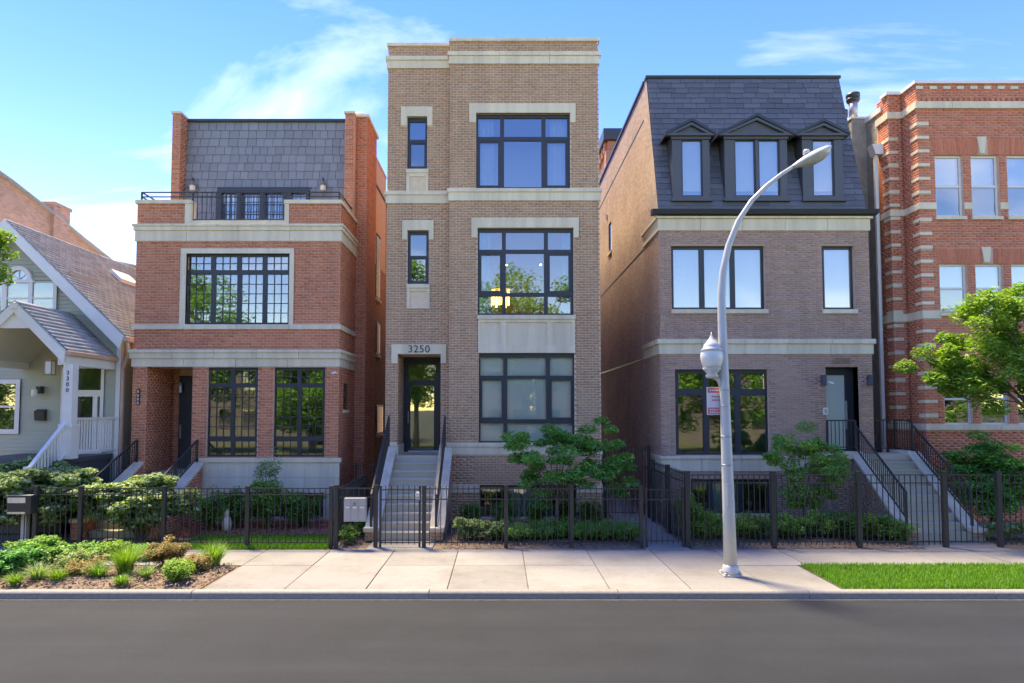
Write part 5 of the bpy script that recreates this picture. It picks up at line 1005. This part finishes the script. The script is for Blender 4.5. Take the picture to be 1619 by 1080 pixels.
# cobra head
A_, B_ = Vector((Xp(1254, YK, 264), YK, Zp(264, YK))), Vector((Xp(1313, YK, 232), YK, Zp(232, YK)))
def head(parent):
    ax_ = (B_ - A_).normalized(); up = Vector((-ax_.z, 0, ax_.x)); sd = Vector((0, 1, 0)); L = (B_ - A_).length; prof = [(0, .045, .04, .04), (.12, .08, .06, .06), (.3, .16, .08, .12), (.5, .20, .09, .16), (.7, .19, .08, .16), (.88, .14, .06, .11), (1.0, .05, .02, .03)]
    V, Fq, n = [], [], 14
    for t, w, hu, hd in prof:
        for k in range(n):
            a = 2 * math.pi * k / n; h = hu if math.sin(a) > 0 else hd; V.append(tuple(A_ + ax_ * L * t + sd * w * math.cos(a) + up * h * math.sin(a) * (1 if math.sin(a) > 0 else 1)))
    for i in range(len(prof) - 1):
        for k in range(n): q = (k + 1) % n; Fq.append((i * n + k, i * n + q, (i + 1) * n + q, (i + 1) * n + k))
    top = [f for f in Fq if sum(math.sin(2 * math.pi * ((i % n)) / n) for i in f) > -.6]; bot = [f for f in Fq if f not in top]
    for nm, fs, mt in (('lamp_head', top, 'greypole'), ('lens', bot, 'lens')):
        me = bpy.data.meshes.new(nm); me.from_pydata(V, [], fs); link(nm, me, mt, parent, True)
    pc = A_ + ax_ * L * .42 + up * .09; MB().lathe((pc.x, YK, pc.z), [(.06, 0), (.06, .07), (.045, .09)], 12).build('photocell', 'greypole', parent)
head(LP)
# acorn lantern on bracket
ax_, az_ = Xp(1124, YK - .0, 560), Zp(598, YK); s_ = YK / F
prof = [(9, 0), (10, 4), (8, 7), (12, 12), (14.5, 16)]; MB().lathe((ax_, YK - .05, az_), [(a * s_, b * s_) for a, b in prof], 20).build('lantern_base', 'greypole', LP, True)
MB().lathe((ax_, YK - .05, az_ + 16 * s_), [(a * s_, b * s_) for a, b in [(13, 0), (15, 5), (17, 14), (17.2, 22), (16, 27)]], 24).build('globe', 'globe', LP, True)
MB().lathe((ax_, YK - .05, az_ + 42 * s_), [(a * s_, b * s_) for a, b in [(16, 0), (17.6, 1.5), (14, 5), (12.5, 8), (12, 11), (9, 14), (6, 18), (3.5, 21), (2.5, 24), (1.2, 26), (.5, 31)]], 24).build('lantern_cap', 'greypole', LP, True)
MB().tube([(ax_ + .04, YK - .04, az_ + .02), (ax_ + .12, YK - .03, az_ - .03), (ax_ + .17, YK - .02, az_ - .16), (ax_ + .2, YK, az_ - .3)], [.045, .04, .032, .03], 8).build('bracket', 'greypole', LP, True)
# parking sign strapped to the pole, turned away
sz1, sz0 = Zp(612, YK), Zp(656, YK); sxl = Xp(1118.5, YK, 634); wsg = .46; an = R(38); SG = MB()
def sp(u, v, d): return (sxl + u * math.cos(an) + d * math.sin(an) * 1, YK + .03 - u * math.sin(an) * -.25 + d * -1 * .9, sz0 + v * (sz1 - sz0))
def plate(u0, u1, v0, v1, d, name, mat, par): return MB().prism([sp(u0, v0, d), sp(u1, v0, d), sp(u1, v1, d), sp(u0, v1, d)], (0, .006, 0)).build(name, mat, par)
sg = plate(0, wsg, 0, 1, 0, 'parking_sign', 'signwhite', LP); sg['label'] = 'white and red parking sign with small lettering'
plate(.02, wsg - .02, .80, .97, .004, 'red_band', 'red', sg); plate(.02, wsg - .02, .03, .26, .004, 'red_band', 'red', sg)
for tx, sz_, v, mt in (('NO PARKING', .052, .885, 'signwhite'), ('TOW', .07, .66, 'red'), ('ZONE', .07, .53, 'red'), ('----', .05, .40, 'red'), ('TOW AWAY', .055, .19, 'signwhite'), ('ZONE', .05, .09, 'signwhite')):
    if tx in ('NO PARKING', 'TOW AWAY', '----') or mt == 'signwhite': 
        for k in range(6): plate(.06 + k * .058, .10 + k * .058, v - .03, v + .03, .008, 'lettering', mt, sg) if tx != '----' else None
    else:
        for k in range(4): plate(.12 + k * .06, .16 + k * .06, v - .025, v + .025, .008, 'lettering', mt, sg)
for py in (617, 642): z = Zp(py, YK); x = Xp(1146, YK, py); MB().tube([(x, YK, z - .012), (x, YK, z + .012)], .094, 20).build('strap', 'steel', LP, True)

hx = Xp(1150.5, YK, 770); hz = Zp(800, YK); MB().box(hx - .055, hx + .055, YK - .122, YK - .10, hz, hz + .42).build('access_panel', 'greypole', LP, bevel=.01)
for py, w_ in ((690, .004), (735, .003)): z = Zp(py, YK); x = Xp(1148 if py < 700 else 1149.6, YK, py); MB().tube([(x, YK, z - .012), (x, YK, z + .012)], .104 if py < 700 else .107, 20).build('strap', 'steel', LP, True)
# ================================================================ plants
def unit(v): return v / np.linalg.norm(v, axis=1)[:, None]
def leaf_arrays(P, up, size, aspect=.45, droop=.3, fold=.12):
    n = len(P); th = RNG.uniform(0, 2 * math.pi, n); a = np.column_stack([np.cos(th), np.sin(th), -RNG.uniform(-.25, 1, n) * droop]); a = unit(a)
    nn = unit(up + RNG.normal(size=(n, 3)) * .38); b = unit(np.cross(nn, a)); nn = np.cross(a, b); L = (size * RNG.uniform(.6, 1.3, n))[:, None]
    V = np.stack([P - a * L * .5, P + b * L * aspect * .5 + nn * L * fold, P + a * L * .5 - nn * L * fold * .6, P - b * L * aspect * .5 + nn * L * fold], 1)
    return V.reshape(-1, 3)
def leaves(name, P, mat, parent, size, up=None, **k):
    up = np.tile(np.array([0, 0, 1.]), (len(P), 1)) if up is None else up; V = leaf_arrays(P, up, size, **k)
    return link(name, np_mesh(name, V, np.arange(len(V)).reshape(-1, 4)), mat, parent)
def ball(n, shell=.0):
    d = unit(RNG.normal(size=(n, 3))); r = RNG.uniform(shell, 1, n) ** (1 / 3 if shell == 0 else 1); return d * r[:, None]
def shrub(name, label, cat, x, y, h, rx, ry=None, n=2500, mat='leaf_mid', size=.05, clumps=40, cs=.16, z0=.02, flat=.75, stems=5, group=None, aspect=.45, low=.12, mat2=None, droop=.3):
    """stems and a crown of leaf clumps spread through an uneven volume"""
    ry = ry or rx; t = thing(name, (x, y, 0), label, cat, group); n = int(n * 2.1); clumps = int(clumps * 1.35); size *= 1.2; c = ball(clumps, .35); c[:, 2] = c[:, 2] * .5 + .5
    lump = 1 + .22 * np.sin(c[:, 0] * 5 + x * 3) * np.cos(c[:, 1] * 4 + y * 2) + RNG.normal(size=clumps) * .07
    C = np.column_stack([x + c[:, 0] * rx * lump, y + c[:, 1] * ry * lump, z0 + low * h + c[:, 2] * (h * (1 - low) - cs * .6) * lump.clip(.8, 1.12)])
    idx = RNG.integers(0, clumps, n); off = ball(n) * cs * np.array([1, 1, flat]); P = C[idx] + off; P[:, 2] = np.maximum(P[:, 2], .03)
    out = unit((C[idx] - np.array([x, y, h * .3])) * .6 + off * 3 + np.array([0, 0, .8])); k = int(n * (.0 if mat2 is None else .3)); top = np.argsort(-(P[:, 2] + RNG.normal(size=n) * .12))
    if mat2: leaves('crown_tips', P[top[:k]], mat2, t, size, out[top[:k]], aspect=aspect, droop=droop)
    leaves('crown', P[top[k:]], mat, t, size, out[top[k:]], aspect=aspect, droop=droop)
    m = MB()
    for i in range(stems):
        j = RNG.integers(0, clumps); a = i * 2.4; b0 = (x + .05 * rx * math.cos(a), y + .05 * ry * math.sin(a), -.03); e = C[j]; m.tube([b0, (x + (e[0] - x) * .4, y + (e[1] - y) * .4, e[2] * .55), tuple(e)], [.018 * (1 + h * .4), .012 * (1 + h * .3), .004], 5, False)
    m.build('stem', 'bark', t); return t
def tuft(name, label, cat, x, y, h, r, n=260, mat='leaf_lime', group=None, w=.008, arch=.9):
    t = thing(name, (x, y, 0), label, cat, group); th = RNG.uniform(0, 6.28, n); L = h * RNG.uniform(.7, 1.25, n); lean = RNG.uniform(.1, 1, n) ** .8 * r; d = np.column_stack([np.cos(th), np.sin(th), np.zeros(n)]); s = np.column_stack([-np.sin(th), np.cos(th), np.zeros(n)]) * w
    b = np.column_stack([np.full(n, x), np.full(n, y), np.full(n, -.01)]) + d * (RNG.uniform(0, .25, n) * r)[:, None]; up = np.array([0, 0, 1.]); rows = []
    for f in (0, .35, .7, 1.0):
        p = b + d * (lean * f ** 1.6)[:, None] + up * (L * (f - arch * .45 * f ** 3 * (lean / r)))[:, None]; k = (1 - f ** 2 * .9); rows += [p - s * k, p + s * k]
    V = np.stack(rows, 1).reshape(-1, 3); i = np.arange(n)[:, None] * 8; Q = np.concatenate([i + np.array([2 * k, 2 * k + 1, 2 * k + 3, 2 * k + 2]) for k in range(3)])
    link('blades', np_mesh('blades', V, Q), mat, t); return t
def tree(name, label, x, y, trunk_h, tr, clumps, mat, size, n, cs, flat=.35, group=None, lean=(0, 0), aspect=.45, droop=.5, mat2=None, branch=True, sides=8, sub=1):
    """tapered trunk, one limb to every clump, leaves in flattened clumps"""
    t = thing(name, (x, y, 0), label, 'tree', group); C = np.array(clumps); C0 = C
    C = np.concatenate([C + RNG.normal(size=C.shape) * np.array([.55, .55, .38]) * cs for _ in range(sub)]) if sub > 1 else C; cs = cs * (.62 if sub > 1 else 1); fork = Vector((x + lean[0], y + lean[1], trunk_h)); m = MB()
    m.tube([(x, y, -.05), (x + lean[0] * .4, y + lean[1] * .4, trunk_h * .5), tuple(fork)], [tr * 1.25, tr, tr * .8], sides); tk = m.build('trunk', 'bark', t, True); m = MB()
    for c in C0:
        c = Vector(c); a = fork.lerp(c, .45) + Vector((0, 0, .12 * (c - fork).length)); f0 = fork - Vector((0, 0, random.uniform(0, trunk_h * .25))); m.tube([tuple(f0), tuple(a), tuple(c)], [tr * .38, tr * .2, tr * .05], 5, False)
    if branch: m.build('limb', 'bark', t, True)
    idx = RNG.integers(0, len(C), n); csz = cs * RNG.uniform(.75, 1.3, len(C)); off = ball(n) * np.array([1, 1, flat]); P = C[idx] + off * csz[idx][:, None]; P[:, 2] -= .35 * (off[:, 0] ** 2 + off[:, 1] ** 2) * csz[idx] * .5
    out = unit(off * .6 + np.array([0, 0, 1.])); k = 0
    if mat2:
        tp = off[:, 2] + RNG.normal(size=n) * .25 * flat > flat * .35; leaves('crown_tips', P[tp], mat2, t, size, out[tp], aspect=aspect, droop=droop); P, out = P[~tp], out[~tp]
    leaves('crown', P, mat, t, size, out, aspect=aspect, droop=droop); return t
def PX(px, Y, py=800): return Xp(px, Y, py)
# --- left: dogwoods behind the fence
shrub('variegated_dogwood', 'big pale variegated bush spilling over the fence at left edge', 'bush', PX(40, 16.35), 16.3, 2.05, 1.9, .85, 30000, 'leaf_vari', .10, 210, .27, flat=.4, stems=9, aspect=.55, mat2='leaf_pale')
shrub('green_shrub', 'dark green shrub below the white porch railing', 'bush', PX(128, 17.4, 760), 17.2, 1.62, .95, .5, 6500, 'leaf_mid', .09, 50, .24, flat=.5, aspect=.5)
t = shrub('variegated_dogwood', 'rounded pale green dogwood on bare stems before the orange house steps', 'bush', PX(222, 16.1), 16.1, 1.58, 1.15, .70, 20000, 'leaf_vari', .082, 150, .23, flat=.42, stems=12, aspect=.55, low=.22, mat2='leaf_pale')
# --- orange house bed
for (px, Y, h, rx, n, mt, lb_) in ((338, 17.4, 1.05, .42, 2400, 'leaf_mid', 'green shrub at the left end of the red mulch bed'), (378, 17.7, 1.0, .38, 2200, 'leaf_dark', 'dark shrub under the stone base, second in the red mulch bed'), (425, 17.5, 1.35, .55, 3600, 'leaf_mid', 'taller airy shrub in the middle of the red mulch bed'), (425, 17.95, 1.95, .40, 1300, 'leaf_pale', 'wispy grey-green shrub rising above the stone sill'), (478, 17.8, 1.0, .55, 3000, 'leaf_dark', 'low spreading shrub at the right end of the red mulch bed')):
    shrub('green_shrub', lb_, 'bush', PX(px, Y), Y, h, rx, .4, n, mt, .055, 45, .17)
fg = MB().lathe((PX(359, 17.3), 17.3, 0), [(.11, 0), (.12, .18), (.10, .34), (.05, .38), (.07, .45), (.06, .52), (.02, .56)], 14).build('garden_figure', 'stone', None, True); tag(fg, 'pale stone garden figure between the shrubs of the red mulch bed', 'statue')
# --- strip by the letter boxes
for i in range(4): shrub('low_hedge', 'low green hedge clump beside the side fence, %s from the pavement' % ('first', 'second', 'third', 'fourth')[i], 'bush', fx(531.5) + .2, 15.8 + i * .7, .42, .16, .36, 700, 'leaf_dark', .045, 20, .10, group='hedge by the letter boxes')
# --- middle house bed
boxw = ((744, 17.6, 'far left'), (799, 17.6, 'second from the left'), (848, 17.6, 'third from the left'), (893, 17.6, 'second from the right'), (934, 17.5, 'far right'))
for px, Y, wd in boxw: shrub('boxwood', 'clipped boxwood below the basement window, %s' % wd, 'bush', PX(px, Y), Y, .80 + random.uniform(-.06, .06), .34, .34, 3200, 'leaf_dark', .034, 60, .12, group='boxwoods of the tan house', stems=3)
for px, Y, h, rx, mt, lb_ in ((745, 16.25, .55, .36, 'leaf_pale', 'pale flowering perennial left of the groundcover'), (783, 16.2, .48, .34, 'leaf_pale', 'second pale perennial, nearer the groundcover')): shrub('perennial', lb_, 'plant', PX(px, Y), Y, h, rx, .3, 2000, mt, .06, 35, .12, aspect=.6, stems=3)
for px, Y, wd in ((820, 16.2, 'leftmost'), (862, 16.3, 'second'), (905, 16.25, 'third'), (950, 16.3, 'fourth'), (990, 16.2, 'rightmost')): shrub('groundcover', 'mid green feathery groundcover clump along the fence, %s' % wd, 'plant', PX(px, Y), Y, .46, .42, .45, 2800, 'leaf_mid', .055, 40, .13, group='groundcover row', aspect=.28, stems=3)
cl = []
def TC(px, py, Y): return (Xp(px, Y, py), Y, Zp(py, Y))
for px, py, dy in ((815, 722, .1), (835, 700, -.2), (858, 690, .2), (880, 686, 0), (905, 688, .3), (925, 696, -.2), (945, 712, .2), (965, 722, 0), (985, 728, .2), (850, 732, -.3), (880, 722, -.5), (910, 728, -.4), (935, 740, .1), (955, 752, -.2), (970, 768, 0), (840, 755, .3), (868, 745, .5), (895, 745, -.6), (920, 755, -.5), (858, 775, .1), (890, 712, .7), (825, 715, .5), (935, 690, .5), (962, 700, -.4)): cl.append(TC(px, py, 16.9 + dy))
tree('japanese_maple', 'small layered bright green tree in front of the tan house', PX(881, 16.9, 850), 16.9, .95, .05, cl, 'leaf_maple', .105, 13500, .40, .5, sub=3, aspect=.32, droop=.8, mat2='leaf_mid')
# --- plum house bed
cl = [TC(px, py, 17.3 + dy) for px, py, dy in ((1225, 715, 0), (1240, 700, .2), (1258, 692, -.2), (1275, 690, .1), (1292, 705, .2), (1310, 718, -.1), (1235, 735, -.2), (1262, 722, .3), (1285, 730, -.3), (1305, 745, .1), (1245, 762, .1), (1270, 755, -.3), (1295, 768, .2), (1315, 770, -.1), (1255, 790, 0), (1285, 795, .2), (1320, 735, .2))]
tree('japanese_maple', 'small lime green lacy tree left of the plum house steps', PX(1272, 17.3, 830), 17.3, .7, .04, cl, 'leaf_lime', .105, 12000, .36, .6, sub=3, aspect=.3, droop=.7, mat2='leaf_maple')
for i, (px, Y, h, rx, mt, wd) in enumerate(((1112, 16.3, .72, .42, 'leaf_lime', 'leftmost, below the basement window'), (1150, 16.5, .55, .35, 'leaf_mid', 'just left of the street lamp'), (1192, 16.4, .58, .38, 'leaf_dark', 'just right of the street lamp'), (1240, 16.4, .60, .42, 'leaf_mid', 'under the lacy tree'), (1290, 16.5, .66, .45, 'leaf_mid', 'right of the lacy tree'), (1335, 16.4, .68, .42, 'leaf_dark', 'left of the brick cheek wall'), (1372, 16.3, .62, .40, 'leaf_lime', 'in front of the brick cheek wall'), (1412, 16.2, .55, .34, 'leaf_mid', 'at the foot of the cheek wall'))): shrub('green_shrub', 'low shrub behind the tall fence, %s' % wd, 'bush', PX(px, Y), Y, h, rx, .45, 2800, mt, .05, 45, .15, group='shrubs of the plum house')
for i, (px, Y) in enumerate(((1055, 17.2), (1068, 16.5))): shrub('green_shrub', 'slender shrub behind the passage fence, %s' % ('farther back' if i == 0 else 'nearer'), 'bush', 4.55, Y, 1.0, .26, .4, 1500, 'leaf_lime', .05, 30, .14)
fl = [TC(1212 + 6 * i, 812 + (i * 5) % 11, 16.2) for i in range(5)]
# --- right edge
cl = [(12.4 + .45 * i + RNG.uniform(-.2, .2), 17.3 + RNG.uniform(-.4, .4), 1.35 + RNG.uniform(-.5, .75) + .12 * i) for i in range(8) for _ in range(4)]
shrub('flowering_shrub', 'large dark green shrub right of the plum house steps', 'bush', PX(1560, 17.6, 740), 17.5, 2.45, 1.25, .7, 9000, 'leaf_maple', .085, 80, .28, flat=.5, stems=8, aspect=.42)
for i, px in enumerate((1572, 1604, 1640)): 
    x = PX(px, 16.2, 850); t = thing('hosta', (x, 16.1, 0), 'broad leaved pale hosta behind the tall fence, %s' % ('left one', 'middle one', 'right one')[i], 'plant', 'hostas'); n = 90; th = RNG.uniform(0, 6.28, n); r_ = RNG.uniform(.05, .36, n); P = np.column_stack([x + r_ * np.cos(th), 16.1 + r_ * np.sin(th), .38 - r_ * .5 + RNG.uniform(-.06, .06, n)]); leaves('leaf', P, 'leaf_pale', t, .22, aspect=.6, droop=.5)
cl = [TC(px, py, 15.9 + dy) for px, py, dy in ((1480, 590, 0), (1495, 560, .3), (1500, 610, -.3), (1515, 530, .1), (1520, 580, .4), (1530, 625, -.2), (1545, 500, .2), (1545, 550, -.4), (1560, 600, .3), (1572, 525, .5), (1575, 570, -.5), (1590, 490, 0), (1600, 540, .2), (1605, 590, -.2), (1615, 500, .4), (1625, 560, .1), (1640, 480, -.3), (1650, 530, .3), (1640, 600, 0), (1660, 590, .4), (1680, 520, -.2), (1690, 570, .2), (1560, 480, -.2), (1620, 475, .3))]
tree('dogwood_tree', 'lime green leafy tree reaching in from the right edge', PX(1700, 15.9, 850), 15.9, 2.6, .09, cl, 'leaf_lime', .12, 20000, .46, .7, sub=4, aspect=.42, droop=.6, mat2='leaf_lime', lean=(-.3, 0))
cl = [TC(px, py, 15.6) for px, py in ((3, 372), (-8, 385), (5, 400), (-4, 425), (2, 440), (-20, 360), (-25, 410), (-40, 390), (-45, 350), (-50, 430), (-70, 400), (-80, 360))]
tree('street_tree', 'bright green twig of a tree at the far left edge', PX(-120, 15.6, 850), 15.6, 4.2, .11, cl, 'leaf_lime', .11, 2600, .26, .6, aspect=.5)
# --- parkway bed by the kerb
gp = 'parkway bed plants'
for px, py, h, rx, n, mt, sz, lb_ in ((15, 905, .50, .50, 4200, 'leaf_maple', .055, 'dense bright green shrub at the left edge of the kerb bed'), (82, 893, .55, .45, 2800, 'leaf_mid', .06, 'leafy green clump second from the left in the kerb bed'), (130, 908, .32, .40, 1500, 'leaf_rust', .045, 'thin brownish low shrub in the kerb bed'), (262, 893, .58, .40, 3800, 'leaf_rust', .038, 'russet tipped rounded shrub in the kerb bed'), (278, 917, .42, .27, 3200, 'leaf_lime', .032, 'small round lime shrub nearest the kerb'), (311, 902, .36, .26, 2600, 'leaf_rust', .034, 'small russet shrub right of the round lime one'), (140, 880, .35, .30, 1200, 'leaf_mid', .05, 'small green shrub toward the pavement in the kerb bed'), (178, 878, .34, .3, 1200, 'leaf_lime', .05, 'yellowish shrub behind the large grass tuft'), (48, 880, .42, .4, 1800, 'leaf_mid', .05, 'green shrub by the pavement at the left of the kerb bed'), (112, 896, .38, .34, 1500, 'leaf_pale', .05, 'pale leafy shrub between the green clump and the thin brownish one'), (232, 880, .30, .3, 1300, 'leaf_mid', .045, 'small green shrub just behind the russet rounded one')):
    Y = GY(py); shrub('bed_shrub', lb_, 'bush', PX(px, Y, py), Y, h, rx, rx, n, mt, sz, 45, .11, group=gp, stems=3)
for px, py, h, r_, n, mt, lb_ in ((198, 905, .62, .45, 420, 'leaf_lime', 'large arching grass tuft in the middle of the kerb bed'), (338, 893, .52, .38, 420, 'leaf_lime', 'bright arching grass tuft at the right end of the kerb bed'), (60, 915, .36, .35, 260, 'leaf_pale', 'bluish grass tuft near the left of the kerb bed'), (92, 918, .30, .26, 220, 'leaf_lime', 'small grass tuft close to the kerb, left'), (192, 922, .22, .22, 180, 'leaf_lime', 'small grass tuft in front of the large tuft'), (230, 912, .30, .25, 160, 'leaf_pale', 'thin pale grass tuft left of the round lime shrub'), (155, 912, .34, .3, 220, 'leaf_mid', 'mid green grass tuft left of the large tuft'), (25, 922, .26, .26, 200, 'leaf_lime', 'small grass tuft at the far left by the kerb')):
    Y = GY(py); tuft('ornamental_grass', lb_, 'grass tuft', PX(px, Y, py), Y, h, r_, n, mt, gp)
# --- street trees and houses on the near side, behind the camera: seen mirrored in the windows
for i, (x, y, h, r_, wd) in enumerate(((-19.5, -10.2, 13.5, 3.2, 'tall tree mirrored in the left half of the orange house window'), (-12.2, -10.1, 7.5, 3.2, 'lower tree mirrored in the orange house ground floor'), (-5.8, -10.6, 14.5, 2.8, 'tall slim tree mirrored in the small tan house window'), (1.6, -10.4, 14.0, 4.0, 'broad tall tree mirrored in the wide tan house window'), (8.2, -10.2, 8.0, 3.0, 'lower tree between the tan and plum reflections'), (14.6, -10.4, 9.0, 3.6, 'broad tree mirrored in the plum house ground floor'), (21.5, -10.1, 9.0, 3.2, 'tree mirrored in the crimson house windows'), (28.5, -10.3, 10, 3.6, 'broad tree mirrored near the right edge'), (36, -10.3, 9, 3.6, 'low tree mirrored past the right edge'), (-26.8, -10.2, 9.5, 3.6, 'broad tree mirrored in the cottage door'), (-34, -10.2, 10, 3.8, 'broad tree mirrored in the cottage window'))):
    x *= 1.08; h *= 1.05; cl = ball(70, .45) * np.array([r_ * 1.1, r_, h * .45]) + np.array([x, y, h * .54]); tree('street_tree', wd + ', across the street', x, y, h * .26, .2, cl.tolist(), 'leaf_mid', .32, 11000, 1.0, .75, group='trees across the street')
for i, (x0, x1, h, mt, wd) in enumerate(((-40, -15.5, 7.6, 'common_grey', 'very wide grey'), (-14.5, -10.1, 8.4, 'common_grey', 'taller grey'), (-5.5, 2.5, 7.8, 'common_grey', 'narrow grey'), (3.5, 11.5, 8.2, 'common_grey', 'mid width grey'), (12.5, 40, 7.4, 'common_grey', 'long low grey'))):
    t = thing('brick_house', ((x0 + x1) / 2, -24, 0), '%s flat roofed brick house across the street, seen only in window reflections' % wd, 'house'); hs = []
    for r_ in range(2):
        for k in range(int((x1 - x0) / 2)): hs.append((x0 + .6 + k * 2, x0 + 1.6 + k * 2, 1.3 + r_ * 3.2, 3.0 + r_ * 3.2))
    m = MB()
    for a, b, e, f in split(x0, x1, -.1, h, hs): m.quad((a, -19, e), (a, -19, f), (b, -19, f), (b, -19, e))
    m.quad((x0, -19, -.1), (x0, -29, -.1), (x0, -29, h), (x0, -19, h)); m.quad((x1, -19, -.1), (x1, -29, -.1), (x1, -29, h), (x1, -19, h)); m.quad((x0, -19, h), (x1, -19, h), (x1, -29, h), (x0, -29, h)); m.build('wall', mt, t)
    for a, b, e, f in hs: w = box('window', 'frame', t, a, b, -19.12, -19.06, e, f); box('pane', 'glass_hi', w, a + .06, b - .06, -19.055, -19.05, e + .06, f - .06)
    box('cornice', 'stone', t, x0 - .1, x1 + .1, -19.1, -18.8, h - .4, h + .1)
struct(box('pavement', 'concrete', None, -40, 40, -5.2, -2.35, -.18, 0)); struct(box('lawn', 'grassground', None, -60, 60, -18.9, -5.21, -.18, -.02))
